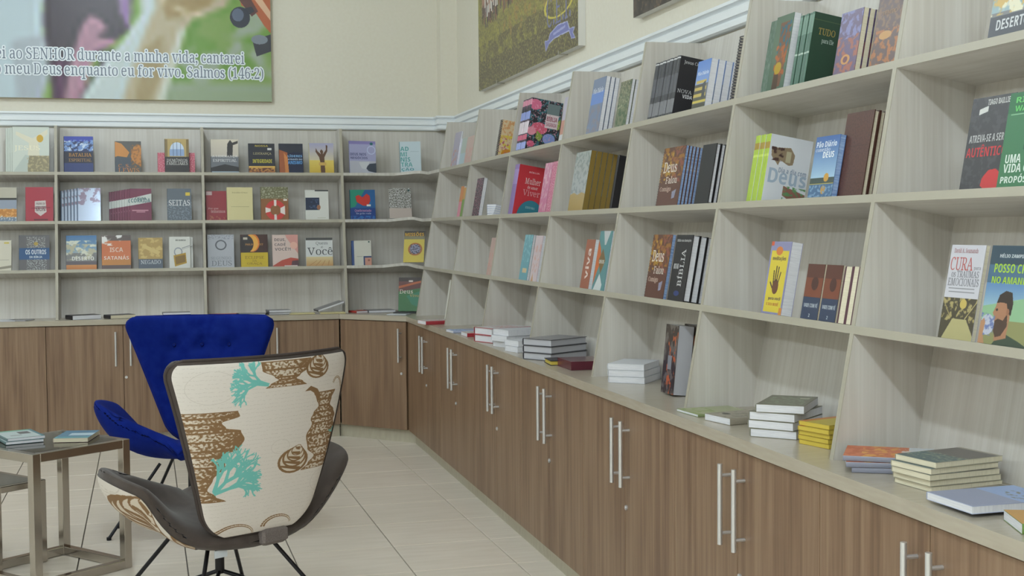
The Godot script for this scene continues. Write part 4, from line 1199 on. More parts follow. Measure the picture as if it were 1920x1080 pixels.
	"authentic": ["3a3838", [["f", "424144"], ["n", 0, 0, 1, 1, "4e4c50", 0.1, 0.2], ["p", [0.5, 0.86, 0.62, 0.78, 0.78, 0.77, 0.9, 0.82, 0.92, 0.92, 0.82, 0.99, 0.6, 0.99, 0.48, 0.94], "c23a3c"], ["p", [0.2, 0.13, 0.4, 0.1, 0.4, 0.16, 0.2, 0.19], "cfcfcc"]], [["TIAGO BAILLIE", 0.62, 0.06, 0.5, 0.06, "c8c8c6", 0], ["ATREVA-SE A SER", 0.46, 0.44, 0.8, 0.08, "b8b8b8", 0], ["AUTÊNTICO", 0.5, 0.57, 0.92, 0.13, "c04044", 0]]],
	"purpose": ["3f6a4c", [["f", "3f7450"], ["r", 0, 0, 1, 0.22, "2f6a44"], ["r", 0.08, 0.23, 0.92, 0.008, "8ab890"], ["e", 0.6, 0.45, 0.12, 0.07, "2f5a40"], ["e", 0.55, 0.58, 0.1, 0.05, "2f5a40"]], [["RICK", 0.4, 0.08, 0.5, 0.06, "6ac06c", 0], ["WARREN", 0.5, 0.17, 0.7, 0.06, "6ac06c", 0], ["UMA", 0.28, 0.7, 0.34, 0.09, "d8e2da", 0], ["VIDA COM", 0.5, 0.8, 0.8, 0.09, "d8e2da", 0], ["PROPÓSITOS", 0.52, 0.91, 0.9, 0.09, "d8e2da", 0]]],
	"tealbook": ["3f6a7c", [["f", "6fa4b0"], ["n", 0, 0, 1, 0.6, "8cbcc4", 0.1, 0.3], ["r", 0.3, 0.74, 0.5, 0.1, "d0b890"]], []],
	"pinkwhite": ["c08a9c", [["f", "d0c0c4"], ["n", 0, 0.2, 1, 0.6, "cfa8a0", 0.15, 0.3], ["p", [0.2, 1, 0.35, 0.82, 0.5, 1], "c89a6a"]], []],
	"viva": ["9a6a58", [["f", "a0644f"]], []],
	"orangeteal": ["5a8a8c", [["f", "5f8f92"], ["p", [0, 0.15, 0.25, 0.3, 0.4, 0.5, 0.2, 0.7, 0, 0.95], "c86a34"], ["p", [0.3, 0, 0.85, 0, 0.6, 0.24, 0.5, 0.24], "c2c4c4"], ["p", [0.45, 0.3, 0.75, 0.5, 0.5, 0.72, 0.2, 0.5], "7a6440"], ["p", [0.1, 1, 0.45, 0.72, 0.75, 0.9, 0.7, 1], "d2d8d8"]], [["DEUS", 0.48, 0.52, 0.4, 0.06, "d8d8d0", 0]]],
	"nota": ["1f1d20", [["f", "262427"], ["e", 0.5, 0.88, 0.16, 0.04, "2c3a70"]], [["Bíblia com Anotações", 0.5, 0.09, 0.84, 0.05, "c8c8c8", 1]]],
	"handprint": ["8f8cb4", [["f", "8d8cb0"], ["r", 0.08, 0.13, 0.84, 0.84, "d8c440"], ["r", 0, 0, 0.14, 0.06, "c85a3c"], ["e", 0.45, 0.13, 0.16, 0.06, "cf7a3c"], ["e", 0.5, 0.62, 0.15, 0.1, "6a4430"], ["l", 0.38, 0.58, 0.34, 0.4, 0.045, "4a3a34"], ["l", 0.45, 0.55, 0.45, 0.34, 0.045, "4a3a34"], ["l", 0.53, 0.55, 0.56, 0.35, 0.045, "4a3a34"], ["l", 0.6, 0.58, 0.68, 0.42, 0.04, "4a3a34"], ["l", 0.36, 0.64, 0.22, 0.56, 0.045, "4a3a34"], ["r", 0.85, 0.9, 0.15, 0.1, "d08a3c"]], [["meditações", 0.5, 0.24, 0.66, 0.07, "6a5a4c", 0], ["para você", 0.56, 0.79, 0.6, 0.06, "5a4a58", 0], ["E SEU BEBÊ", 0.5, 0.86, 0.6, 0.05, "b8703c", 0]]],
	"vade": ["5a4a3c", [["f", "5a342a"], ["r", 0, 0.25, 1, 0.35, "7a4430"], ["e", 0.55, 0.35, 0.2, 0.12, "4a2c26"], ["r", 0, 0.6, 1, 0.4, "333f58"]], [["VADE COM FÉ", 0.5, 0.74, 0.8, 0.09, "b8c0c8", 0], ["2", 0.5, 0.93, 0.08, 0.06, "b8c0c8", 0]]],
	"vadedark": ["54303c", [["f", "4a2c3c"], ["r", 0, 0.6, 1, 0.4, "33345a"]], []],
	"cura": ["bcb8c0", [["f", "c9c8d0"], ["r", 0, 0.56, 1, 0.44, "4a4434"], ["n", 0, 0.56, 1, 0.25, "a89a68", 0.14, 0.14], ["p", [0.1, 1, 0.35, 0.78, 0.75, 0.78, 1, 0.95, 1, 1], "b0a878"], ["e", 0.6, 0.62, 0.1, 0.05, "c4ae60"], ["l", 0.7, 0.78, 1, 0.58, 0.02, "b8aa74"], ["l", 0.3, 0.78, 0.02, 0.6, 0.02, "9a8c5c"], ["r", 0.1, 0.46, 0.75, 0.012, "8a8a90"], ["r", 0.12, 0.495, 0.75, 0.012, "8a8a90"]], [["David A. Seamands", 0.45, 0.06, 0.7, 0.05, "a06a6c", 1], ["CURA", 0.38, 0.2, 0.66, 0.14, "b8605c", 1], ["para", 0.85, 0.25, 0.2, 0.04, "8a8a90", 1], ["os TRAUMAS", 0.52, 0.31, 0.8, 0.07, "7a7a80", 1], ["EMOCIONAIS", 0.5, 0.395, 0.9, 0.08, "7a7a80", 1]]],
	"believe": ["3c5464", [["f", "4a6a84"], ["r", 0, 0, 1, 0.2, "344856"], ["g", 0, 0.38, 1, 0.3, "5f86b4", "a4c4cc"], ["p", [0, 0.62, 1, 0.5, 1, 0.75, 0, 0.75], "8cb48c"], ["r", 0, 0.75, 1, 0.25, "8a8a5c"], ["p", [0.3, 1, 0.4, 0.92, 0.56, 0.88, 0.85, 0.94, 1, 0.98, 1, 1], "3c4a3c"], ["p", [0.30, 0.57, 0.5, 0.55, 0.56, 0.62, 0.6, 0.72, 0.58, 0.92, 0.34, 0.96, 0.33, 0.86, 0.28, 0.76, 0.27, 0.71, 0.235, 0.68, 0.28, 0.62], "a5775a"], ["p", [0.29, 0.58, 0.33, 0.50, 0.45, 0.455, 0.58, 0.47, 0.63, 0.58, 0.61, 0.70, 0.55, 0.67, 0.50, 0.58, 0.4, 0.57], "352b24"], ["p", [0.28, 0.77, 0.36, 0.735, 0.47, 0.75, 0.54, 0.68, 0.57, 0.8, 0.47, 0.9, 0.36, 0.92, 0.3, 0.86], "4d3a2f"], ["e", 0.31, 0.645, 0.025, 0.012, "3a2c26"], ["e", 0.54, 0.66, 0.03, 0.035, "96684e"], ["e", 0.15, 0.80, 0.15, 0.105, "b8bccc"], ["n", 0.0, 0.69, 0.3, 0.22, "6a78a8", 0.1, 0.12], ["p", [0, 0.78, 0.07, 0.74, 0.11, 0.78, 0.09, 0.9, 0.15, 1, 0, 1], "b08462"]], [["HÉLIO ZAMPIER NETO", 0.6, 0.1, 0.8, 0.045, "c8d0d4", 0], ["POSSO CRER", 0.54, 0.23, 0.84, 0.09, "a4c83c", 0], ["NO AMANHÃ", 0.52, 0.34, 0.84, 0.09, "a4c83c", 0]]],
	"missions": ["b09a3c", [["f", "c8b44a"], ["r", 0, 0, 1, 0.17, "2c2620"], ["r", 0, 0.17, 1, 0.1, "7a7458"], ["e", 0.55, 0.58, 0.34, 0.2, "a0602c"], ["e", 0.55, 0.58, 0.26, 0.155, "8c8ca4"], ["n", 0.3, 0.42, 0.5, 0.32, "3a3c4c", 0.05, 0.1]], [["MISSÕES", 0.5, 0.1, 0.92, 0.13, "d0a028", 0]]],
	"redgreen": ["3c3030", [["f", "2f6a38"], ["p", [0, 0, 1, 0, 1, 0.32, 0, 0.42], "5c2c28"], ["r", 0, 0, 1, 0.12, "30221f"], ["p", [0, 0.26, 1, 0.1, 1, 0.16, 0, 0.33], "b05a2c"], ["r", 0.45, 0.09, 0.18, 0.05, "c8b8b0"], ["p", [0.35, 0.55, 1, 0.4, 1, 0.9, 0.6, 0.8], "2f7a5c"]], [["Deus", 0.34, 0.42, 0.6, 0.12, "e0d8cc", 1], ["Vivo", 0.7, 0.54, 0.4, 0.08, "c8a85a", 1]]],
	"feather": ["cfcabc", [["f", "d4d2c8"], ["e", 0.45, 0.62, 0.16, 0.18, "9a6a50"], ["l", 0.35, 0.88, 0.5, 0.5, 0.03, "7a5444"]], []],
	"artgrey": ["4a4440", [["f", "453c36"], ["n", 0, 0, 1, 1, "6a625c", 0.05, 0.4], ["n", 0.3, 0.1, 0.7, 0.9, "b8603c", 0.22, 0.3], ["r", 0.35, 0.45, 0.3, 0.2, "8c8c90"]], []],
	"white": ["d2d4da", [["f", "d4d6dc"]], []],
	"black": ["26242a", [["f", "2a282e"], ["n", 0.2, 0.2, 0.6, 0.6, "6a6a70", 0.2, 0.2]], []],
	"greymatte": ["4a4a50", [["f", "8c8a8c"]], []],
	"redbook": ["b03a44", [["f", "c8c4c4"], ["n", 0.2, 0.2, 0.6, 0.5, "c06a60", 0.1, 0.12]], []],
	"dullgreen": ["8c9a6a", [["f", "a4a884"], ["n", 0, 0, 1, 0.5, "8c9a5c", 0.0, 0.3]], []],
	"taupe": ["9a9284", [["f", "9c9486"], ["n", 0, 0, 1, 1, "7a7464", 0.15, 0.3], ["e", 0.7, 0.3, 0.14, 0.06, "3f3c3a"]], []],
	"olivephoto": ["8a8878", [["f", "7c7a6c"], ["n", 0.1, 0.1, 0.8, 0.8, "8f9a84", 0.05, 0.2], ["r", 0.68, 0.2, 0.2, 0.08, "c8c6b8"]], []],
	"yellow": ["c0a440", [["f", "c2b04a"], ["r", 0, 0, 0.2, 1, "c47c40"]], []],
	"magazine": ["8a8c9c", [["f", "c8704a"], ["n", 0, 0, 1, 0.5, "b85a30", 0.05, 0.3], ["n", 0, 0.2, 1, 0.4, "dca04c", 0.1, 0.25], ["r", 0, 0.72, 1, 0.28, "ccd2d8"], ["n", 0, 0.6, 1, 0.3, "d8ccc8", 0.15, 0.2]], []],
	"darkphoto": ["b8b29c", [["f", "6c6864"], ["r", 0, 0.55, 1, 0.45, "5c6e70"], ["n", 0, 0.5, 1, 0.4, "98a08c", 0.18, 0.12], ["r", 0, 0.0, 1, 0.06, "a8a294"]], []],
	"bluewhite": ["b4bcd8", [["f", "9aa0b8"], ["r", 0, 0.0, 1, 0.45, "9ab0d8"], ["n", 0.3, 0.1, 0.6, 0.3, "7a786c", 0.15, 0.2]], []],
	"tealmag": ["5a7a80", [["f", "b8c4c4"], ["p", [0.5, 0.25, 0.8, 0.25, 0.8, 0.55, 0.5, 0.55], "5c5a5c"], ["r", 0.2, 0.6, 0.3, 0.14, "9aa0a0"], ["r", 0.0, 0.0, 1, 0.14, "6aa48c"], ["r", 0.9, 0.0, 0.1, 1, "4f7a84"]], []],
	"bluepink": ["c8b4a8", [["f", "4f7a94"], ["r", 0.3, 0.35, 0.7, 0.3, "b8ccd6"], ["r", 0, 0.8, 1, 0.2, "5f9aa0"]], [["", 0.5, 0.5, 0.4, 0.1, "c05060", 0]]],
	"redmag": ["a83a34", [["f", "b04438"]], []],
	"burgundy": ["5c2430", [["f", "6a2a38"], ["r", 0.06, 0.05, 0.88, 0.9, "612633"]], []],
}

const SPINES := {
	"floral": [[0.03, 0.14, "d08aa0"], [0.18, 0.26, "2c2a34"], [0.26, 0.42, "8a98d0"], [0.45, 0.68, "d8ccd4"], [0.70, 0.80, "c8607c"], [0.84, 0.98, "9aa6dc"]],
	"lime": [[0.12, 0.22, "a0842c"], [0.30, 0.34, "c4d860"]],
	"blackbible": [[0.03, 0.06, "c8c8c8"], [0.30, 0.62, "54545a"], [0.72, 0.95, "7a7a7e"]],
	"darkgreen": [[0.04, 0.30, "6a8878"], [0.55, 0.58, "a8b8ac"]],
	"banner": [[0.28, 0.48, "b4b4b0"]],
	"robed": [[0.0, 0.3, "a8b0a8"], [0.55, 1.0, "8d9488"]],
	"foil": [[0.1, 0.13, "9aa4b4"], [0.6, 0.9, "5a6474"]],
	"redteal": [[0.1, 0.4, "a088bc"]],
}

const CW := 128
const CH := 192

func paint_covers():
	atlas = Image.create(2048, 2048, false, Image.FORMAT_RGB8)
	atlas.fill(Color8(120, 120, 120))
	var k := 0
	for key in COVERS:
		var at := Vector2i((k % 16) * CW, (k / 16) * CH)
		cells[key] = at
		paint(atlas, Rect2i(at.x + 8, at.y, CW - 8, CH), COVERS[key][1], k)
		atlas.fill_rect(Rect2i(at.x, at.y, 8, CH), Color.html(COVERS[key][0]))
		for band in SPINES.get(key, []):      # [from, to, colour] down the spine
			atlas.fill_rect(Rect2i(at.x, at.y + int(band[0] * CH), 8, int((band[1] - band[0]) * CH)), Color.html(band[2]))
		k += 1
	var tex := ImageTexture.create_from_image(atlas)
	for s in [["paper", 0.38, 0.0], ["hard", 0.45, 0.0], ["spiral", 0.35, 0.0], ["gloss", 0.14, 0.0], ["foil", 0.16, 0.75]]:
		var m := StandardMaterial3D.new()
		m.albedo_texture = tex
		m.roughness = s[1]
		m.metallic = s[2]
		M["cover_" + s[0]] = m

# run drawing steps on part of an image
func paint(img: Image, area: Rect2i, steps: Array, seed_: int):
	var w := area.size.x
	var h := area.size.y
	var noise := FastNoiseLite.new()
	noise.fractal_octaves = 4
	var num := 0
	for s in steps:
		num += 1
		var c := Color.html(s[s.size() - 1]) if s[0] in ["f", "r", "e", "o", "p", "l"] else Color.html(s[5])
		match s[0]:
			"f":
				img.fill_rect(area, c)
			"r":
				var r := Rect2i(area.position + Vector2i(roundi(s[1] * w), roundi(s[2] * h)), Vector2i(maxi(1, roundi(s[3] * w)), maxi(1, roundi(s[4] * h))))
				img.fill_rect(r.intersection(area), c)
			"g":
				var c2 := Color.html(s[6])
				var y0 := roundi(s[2] * h)
				var hh := maxi(1, roundi(s[4] * h))
				for y in hh:
					if y0 + y < h:
						img.fill_rect(Rect2i(area.position + Vector2i(roundi(s[1] * w), y0 + y), Vector2i(roundi(s[3] * w), 1)).intersection(area), c.lerp(c2, float(y) / hh))
			"e", "o":
				for y in range(maxi(0, floori((s[2] - s[4]) * h)), mini(h, ceili((s[2] + s[4]) * h) + 1)):
					for x in range(maxi(0, floori((s[1] - s[3]) * w)), mini(w, ceili((s[1] + s[3]) * w) + 1)):
						var q := Vector2((float(x) / w - s[1]) / s[3], (float(y) / h - s[2]) / s[4]).length()
						if q <= 1.0 and (s[0] == "e" or q >= 1.0 - s[5] / s[3]):
							img.set_pixel(area.position.x + x, area.position.y + y, c)
			"p":
				var pts := PackedVector2Array()
				var lo := Vector2(1e9, 1e9)
				var hi := -lo
				for i in range(0, s[1].size(), 2):
					var v := Vector2(s[1][i] * w, s[1][i + 1] * h)
					pts.append(v)
					lo = lo.min(v)
					hi = hi.max(v)
				fill_poly(img, area, pts, c)
			"l":
				line(img, area, Vector2(s[1] * w, s[2] * h), Vector2(s[3] * w, s[4] * h), s[5] * w, s[5] * w, c)
			"n":
				noise.seed = seed_ * 17 + num
				noise.frequency = 1.0 / (s[7] * w)
				for y in range(maxi(0, roundi(s[2] * h)), mini(h, roundi((s[2] + s[4]) * h))):
					for x in range(maxi(0, roundi(s[1] * w)), mini(w, roundi((s[1] + s[3]) * w))):
						var k := smoothstep(s[6] - 0.12, s[6] + 0.2, noise.get_noise_2d(x, y))
						if k > 0.02:
							var q := area.position + Vector2i(x, y)
							img.set_pixelv(q, img.get_pixelv(q).lerp(c, k))

func fill_poly(img: Image, area: Rect2i, pts: PackedVector2Array, c: Color):
	var y0 := area.size.y
	var y1 := 0
	for v in pts:
		y0 = mini(y0, floori(v.y))
		y1 = maxi(y1, ceili(v.y))
	for y in range(maxi(y0, 0), mini(y1 + 1, area.size.y)):
		var xs := []
		for i in pts.size():
			var a := pts[i]
			var b := pts[(i + 1) % pts.size()]
			if (a.y <= y + 0.5) != (b.y <= y + 0.5):
				xs.append(a.x + (y + 0.5 - a.y) / (b.y - a.y) * (b.x - a.x))
		xs.sort()
		for i in range(0, xs.size() - 1, 2):
			var x0 := maxi(0, roundi(xs[i]))
			var x1 := mini(area.size.x, roundi(xs[i + 1]))
			if x1 > x0:
				img.fill_rect(Rect2i(area.position.x + x0, area.position.y + y, x1 - x0, 1), c)

func line(img: Image, area: Rect2i, a: Vector2, b: Vector2, w0: float, w1: float, c: Color):
	var n := (b - a).orthogonal().normalized()
	fill_poly(img, area, PackedVector2Array([a + n * w0 / 2, b + n * w1 / 2, b - n * w1 / 2, a - n * w0 / 2]), c)

# lettering as a thin flat mesh, fitted into a box of the given size and centred on its place
func lettering(parent: Node, text: String, at: Vector3, size: Vector2, c: Color, serif_: bool, basis := Basis.IDENTITY, called := "title"):
	if text == "":
		return
	var t := TextMesh.new()
	t.text = text
	t.font = serif if serif_ else sans
	t.font_size = 32
	t.pixel_size = 0.01
	t.depth = 0.004
	t.curve_step = 2.0
	var bb := t.get_aabb()
	var sx := size.x / maxf(bb.size.x, 0.001)
	var sy := size.y / maxf(bb.size.y, 0.001)
	var key := "ink_" + c.to_html(false)
	if not M.has(key):
		M[key] = solid(c, 0.45)
	var o := MeshInstance3D.new()
	o.name = called
	o.mesh = t
	o.material_override = M[key]
	parent.add_child(o, true)
	var mid := bb.get_center()
	var bs := basis * Basis.from_scale(Vector3(sx, sy, 0.05))
	o.transform = Transform3D(bs, at - bs * Vector3(mid.x, mid.y, 0))

# ------------------------------------------------------------------ books
# upright book: front cover towards +z, spine towards -x, standing on its origin, x centred, from z = 0 back to z = -t
func book(o: Node3D, d: Vector3, cover: String, style: String, pages: String, letters := true):
	var w := d.x
	var h := d.y
	var t := d.z
	var at: Vector2i = cells[cover]
	var u0 := (at.x + 9.0) / 2048.0
	var u1 := (at.x + CW - 1.0) / 2048.0
	var v0 := (at.y + 1.0) / 2048.0
	var v1 := (at.y + CH - 1.0) / 2048.0
	var sp := Vector2((at.x + 4.0) / 2048.0, (at.y + CH / 2.0) / 2048.0)
	var su := Vector2(sp.x, v0)
	var sd := Vector2(sp.x, v1)
	var b := 0.0012 if style != "hard" else 0.0024
	if cover == "vadedark":
		b = 0.006
	var st := begin()
	var hw := w / 2
	# front board with the print, back board, spine
	var sq := func(a: Vector3, e: Vector3, f: Vector3, g: Vector3, n: Vector3): quad(st, a, e, f, g, n, sd, sd, su, su)
	quad(st, Vector3(-hw, 0, 0), Vector3(hw, 0, 0), Vector3(hw, h, 0), Vector3(-hw, h, 0), Vector3.BACK, Vector2(u0, v1), Vector2(u1, v1), Vector2(u1, v0), Vector2(u0, v0))
	for z in [[0.0, -b], [-t + b, -t]]:
		sq.call(Vector3(-hw, 0, z[0]), Vector3(-hw, 0, z[1]), Vector3(hw, 0, z[1]), Vector3(hw, 0, z[0]), Vector3.DOWN)
		sq.call(Vector3(-hw, h, z[0]), Vector3(-hw, h, z[1]), Vector3(hw, h, z[1]), Vector3(hw, h, z[0]), Vector3.UP)
		sq.call(Vector3(hw, 0, z[0]), Vector3(hw, 0, z[1]), Vector3(hw, h, z[1]), Vector3(hw, h, z[0]), Vector3.RIGHT)
	sq.call(Vector3(-hw, 0, -b), Vector3(hw, 0, -b), Vector3(hw, h, -b), Vector3(-hw, h, -b), Vector3.FORWARD)
	sq.call(Vector3(-hw, 0, -t + b), Vector3(hw, 0, -t + b), Vector3(hw, h, -t + b), Vector3(-hw, h, -t + b), Vector3.BACK)
	quad(st, Vector3(-hw, 0, -t), Vector3(hw, 0, -t), Vector3(hw, h, -t), Vector3(-hw, h, -t), Vector3.FORWARD, sd, sd, su, su)
	if style != "spiral":
		# spine, gently rounded
		var prev := Vector2(-hw, 0)
		for k in range(1, 5):
			var a := PI * k / 4.0
			var nx := Vector2(-hw - sin(a) * minf(t * 0.12, 0.004), -t * (1.0 - cos(a)) / 2.0)
			var n := Vector3(-(prev.y - nx.y), 0, (prev.x - nx.x)).normalized()
			if n.x > 0.0:
				n = -n
			sq.call(Vector3(prev.x, 0, prev.y), Vector3(nx.x, 0, nx.y), Vector3(nx.x, h, nx.y), Vector3(prev.x, h, prev.y), n)
			tri(st, Vector3(-hw, h, -t / 2), Vector3(prev.x, h, prev.y), Vector3(nx.x, h, nx.y), Vector3.UP, su, su, su)
			tri(st, Vector3(-hw, 0, -t / 2), Vector3(prev.x, 0, prev.y), Vector3(nx.x, 0, nx.y), Vector3.DOWN, sd, sd, sd)
			prev = nx
	var c := part(o, "cover", st, M["cover_" + style])
	st = begin()
	var inset := 0.0035 if style == "hard" else 0.0006
	var lo := inset if style == "hard" else 0.0004
	box(st, Vector3(-inset / 2 + (0.004 if style == "spiral" else 0.0005), h / 2, -t / 2), Vector3(w - inset - 0.001 - (0.008 if style == "spiral" else 0.0), h - 2 * lo, t - 2 * b))
	part(o, "pages", st, M["page_" + ({"w": "w", "c": "c", "g": "g", "b": "b", "gold": "gold", "y": "y", "r": "r"}[pages])])
	if style == "spiral":
		st = begin()
		var turns := 22
		for k in turns:
			var y := h * (k + 0.5) / turns
			var prev := Vector3.ZERO
			for q in 7:
				var a := TAU * q / 6.0
				var v := Vector3(-hw + 0.001 + cos(a) * 0.0105, y + 0.002 * sin(a), -t / 2 + sin(a) * (t / 2 - 0.0006))
				if q > 0:
					rod(st, prev, v, 0.0017, 4)
				prev = v
		part(o, "wire_binding", st, M.wire).set_meta("kind", "stuff")
	if letters:
		for l in COVERS[cover][2]:
			lettering(c, l[0], Vector3(-hw + l[1] * w, h - l[2] * h, 0.0003), Vector2(l[3] * w, l[4] * h), Color.html(l[5]), l[6] == 1)
		if cover == "viva":
			lettering(c, "viva", Vector3(0, h * 0.5, 0.0003), Vector2(h * 0.62, w * 0.42), Color8(226, 210, 202), false, Basis(Vector3.BACK, PI / 2))
		if cover == "nota":
			lettering(c, "BÍBLIA", Vector3(w * 0.06, h * 0.5, 0.0003), Vector2(h * 0.56, w * 0.3), Color8(206, 206, 206), true, Basis(Vector3.BACK, PI / 2))
			lettering(c, "NOTA NA", Vector3(-w * 0.24, h * 0.52, 0.0003), Vector2(w * 0.3, h * 0.08), Color8(190, 190, 190), false)

# places on a leaning shelf: run along the wall, depth from the front, up square to the board
func shelf_place(wall: String, row: int, run: float, d: float) -> Transform3D:
	var y: float = SHELF[row] + BOARD
	var f := on_case(wall, run, y, 0.0)
	var c := cos(TILT)
	var s := sin(TILT)
	if wall == "R":
		var b := Basis(Vector3.BACK, Vector3(s, c, 0), Vector3(-c, s, 0))
		return Transform3D(b, f - b.z * d + b.y * 0.0008)
	var bl := Basis(Vector3.RIGHT, Vector3(0, c, -s), Vector3(0, s, c))
	return Transform3D(bl, f - bl.z * d + bl.y * 0.0008)

func shelf_book(called: String, label: String, wall: String, row: int, run: float, d: float, yaw: float, dims: Vector3, cover: String, style: String, pages: String, n: int, step: Vector2, group: String, copy_label: String):
	d = maxf(d, 0.002)
	for k in n:
		var o := Node3D.new()
		o.name = numbered(called)
		add_child(o)
		var cat := "notebook" if called == "notebook" else "book"
		var order: String = ["", "second", "third", "fourth", "fifth", "sixth", "seventh", "eighth", "last"][k]
		tag(o, label if k == 0 else (copy_label if n == 2 else copy_label + ", " + order + " from the front"), cat, group if group != "" else "")
		book(o, dims, cover, style, pages, k == 0 or (wall == "L" and k < 2))
		var place := shelf_place(wall, row, run, d)
		var shift := Vector3.ZERO
		var turn := Basis.IDENTITY
		if yaw == 90.0:           # spine outwards, front cover along the run
			turn = Basis(Vector3.UP, PI / 2)
			shift = Vector3(dims.z / 2, 0, -dims.x / 2)
		elif yaw == -90.0:        # page edges outwards
			turn = Basis(Vector3.UP, -PI / 2)
			shift = Vector3(-dims.z / 2, 0, -dims.x / 2)
		else:
			turn = Basis(Vector3.UP, deg_to_rad(yaw))
		if step == Vector2(0, 1):
			shift.z -= k * (dims.z + 0.0012)
			shift.x += k * 0.0015
		elif step == Vector2(-1, 0):
			shift.x -= k * (dims.z + 0.0008)
			shift.z -= 0.002 * (k % 2)
		else:
			shift += Vector3(step.x * k, 0, -step.y * k * 1.12)
		if cover in ["teal_title", "glitter"]:
			shift.y += 0.014      # stands on the raised middle of the corner shelf
		o.transform = place * Transform3D(turn, shift)

func shelf_books():
	shelf_book("paperback", "white paperback with a pale robed figure on the top shelf at the far left", "L", 1, -0.923, 0.050, 0, Vector3(0.231, 0.316, 0.0140), "robed", "paper", "w", 4, Vector2(-0.016, 0.016), "white figure paperbacks", "white paperback tucked behind the robed figure paperback")
	shelf_book("paperback", "dark blue stormy sea paperback with orange title on the top shelf", "L", 1, -0.620, 0.050, 0, Vector3(0.186, 0.254, 0.0300), "storm", "paper", "w", 1, Vector2(0, 0), "", "")
	shelf_book("paperback", "grey and orange paperback with pointing hands on the top shelf", "L", 1, -0.301, 0.050, 0, Vector3(0.170, 0.224, 0.0180), "hands", "paper", "w", 1, Vector2(0, 0), "", "")
	shelf_book("paperback", "paperback with a bright window scene above black, before a red dotted book", "L", 1, 0.020, 0.040, 0, Vector3(0.159, 0.241, 0.0180), "window", "paper", "w", 1, Vector2(0, 0), "", "")
	shelf_book("paperback", "wide red dotted book behind the bright window paperback", "L", 1, 0.016, 0.075, 0, Vector3(0.246, 0.152, 0.0200), "reddots", "paper", "w", 1, Vector2(0, 0), "", "")
	shelf_book("paperback", "paperback with a trumpet player silhouette against pale sky", "L", 1, 0.339, 0.050, 0, Vector3(0.187, 0.243, 0.0180), "trumpet", "paper", "w", 1, Vector2(0, 0), "", "")
	shelf_book("paperback", "black paperback with yellow title above a glowing horizon", "L", 1, 0.591, 0.050, 0, Vector3(0.179, 0.216, 0.0180), "horizon", "paper", "w", 1, Vector2(0, 0), "", "")
	shelf_book("paperback", "dark navy and orange paperback with light blue title lines", "L", 1, 0.793, 0.050, 0, Vector3(0.165, 0.217, 0.0180), "silhouette", "paper", "w", 1, Vector2(0, 0), "", "")
	shelf_book("paperback", "yellow and lilac paperback with a man raising his arms", "L", 1, 1.005, 0.050, 0, Vector3(0.170, 0.222, 0.0180), "raised", "paper", "w", 1, Vector2(0, 0), "", "")
	shelf_book("paperback", "lilac and pale blue paperback with a tablet shape, in the corner bay", "L", 1, 1.296, 0.050, 4, Vector3(0.190, 0.240, 0.0180), "business", "paper", "w", 1, Vector2(0, 0), "", "")
	shelf_book("paperback", "pale blue paperback with large broken teal title in the corner bay", "L", 1, 1.636, 0.030, -6, Vector3(0.148, 0.221, 0.0350), "teal_title", "paper", "w", 1, Vector2(0, 0), "", "")
	shelf_book("paperback", "landscape paperback cut by the left edge, beside the red shield book", "L", 2, -1.091, 0.050, 0, Vector3(0.155, 0.236, 0.0180), "landscape", "paper", "w", 1, Vector2(0, 0), "", "")
	shelf_book("paperback", "deep red book with a white shield emblem", "L", 2, -0.871, 0.050, 0, Vector3(0.173, 0.238, 0.0180), "shield", "paper", "w", 1, Vector2(0, 0), "", "")
	shelf_book("paperback", "silver foil wrapped book at the front of its row", "L", 2, -0.559, 0.050, 0, Vector3(0.152, 0.232, 0.0160), "foil", "foil", "w", 6, Vector2(-0.022, 0.016), "foil wrapped books", "dark foil wrapped book fanned behind the silver one")
	shelf_book("paperback", "plum paperback with a slanted white banner, front of its fanned row", "L", 2, -0.224, 0.050, 0, Vector3(0.140, 0.228, 0.0120), "banner", "paper", "w", 9, Vector2(-0.0175, 0.013), "plum banner paperbacks", "plum paperback fanned behind the white banner one")
	shelf_book("paperback", "slate grey paperback with bold white serif title and yellow sticker", "L", 2, 0.030, 0.050, 0, Vector3(0.159, 0.228, 0.0180), "slate", "paper", "w", 1, Vector2(0, 0), "", "")
	shelf_book("paperback", "dark red paperback with white script, left of the plain cream book", "L", 2, 0.275, 0.060, 0, Vector3(0.136, 0.213, 0.0180), "redscript", "paper", "w", 1, Vector2(0, 0), "", "")
	shelf_book("paperback", "plain cream yellow book beside the dark red script paperback", "L", 2, 0.434, 0.050, 0, Vector3(0.173, 0.237, 0.0180), "cream", "paper", "w", 1, Vector2(0, 0), "", "")
	shelf_book("paperback", "olive paperback with a red and white lifebuoy", "L", 2, 0.670, 0.050, 0, Vector3(0.188, 0.240, 0.0180), "lifebuoy", "paper", "w", 1, Vector2(0, 0), "", "")
	shelf_book("paperback", "white paperback with a small navy photograph on its left side", "L", 2, 0.963, 0.050, 0, Vector3(0.160, 0.218, 0.0280), "whitephoto", "paper", "w", 1, Vector2(0, 0), "", "")
	shelf_book("paperback", "blue and green paperback with a big red heart", "L", 2, 1.284, 0.050, 0, Vector3(0.177, 0.220, 0.0180), "heart", "paper", "w", 1, Vector2(0, 0), "", "")
	shelf_book("paperback", "silver glitter paperback with a pale pink foot in the corner bay", "L", 2, 1.552, 0.050, 0, Vector3(0.160, 0.218, 0.0180), "glitter", "paper", "w", 1, Vector2(0, 0), "", "")
	shelf_book("paperback", "cream paperback cut by the left edge, beside the blue banded grey book", "L", 3, -1.122, 0.050, 0, Vector3(0.148, 0.207, 0.0180), "creamcut", "paper", "w", 1, Vector2(0, 0), "", "")
	shelf_book("paperback", "grey paperback with a blue band across faces above and below", "L", 3, -0.905, 0.050, 0, Vector3(0.189, 0.240, 0.0180), "blueband", "paper", "w", 1, Vector2(0, 0), "", "")
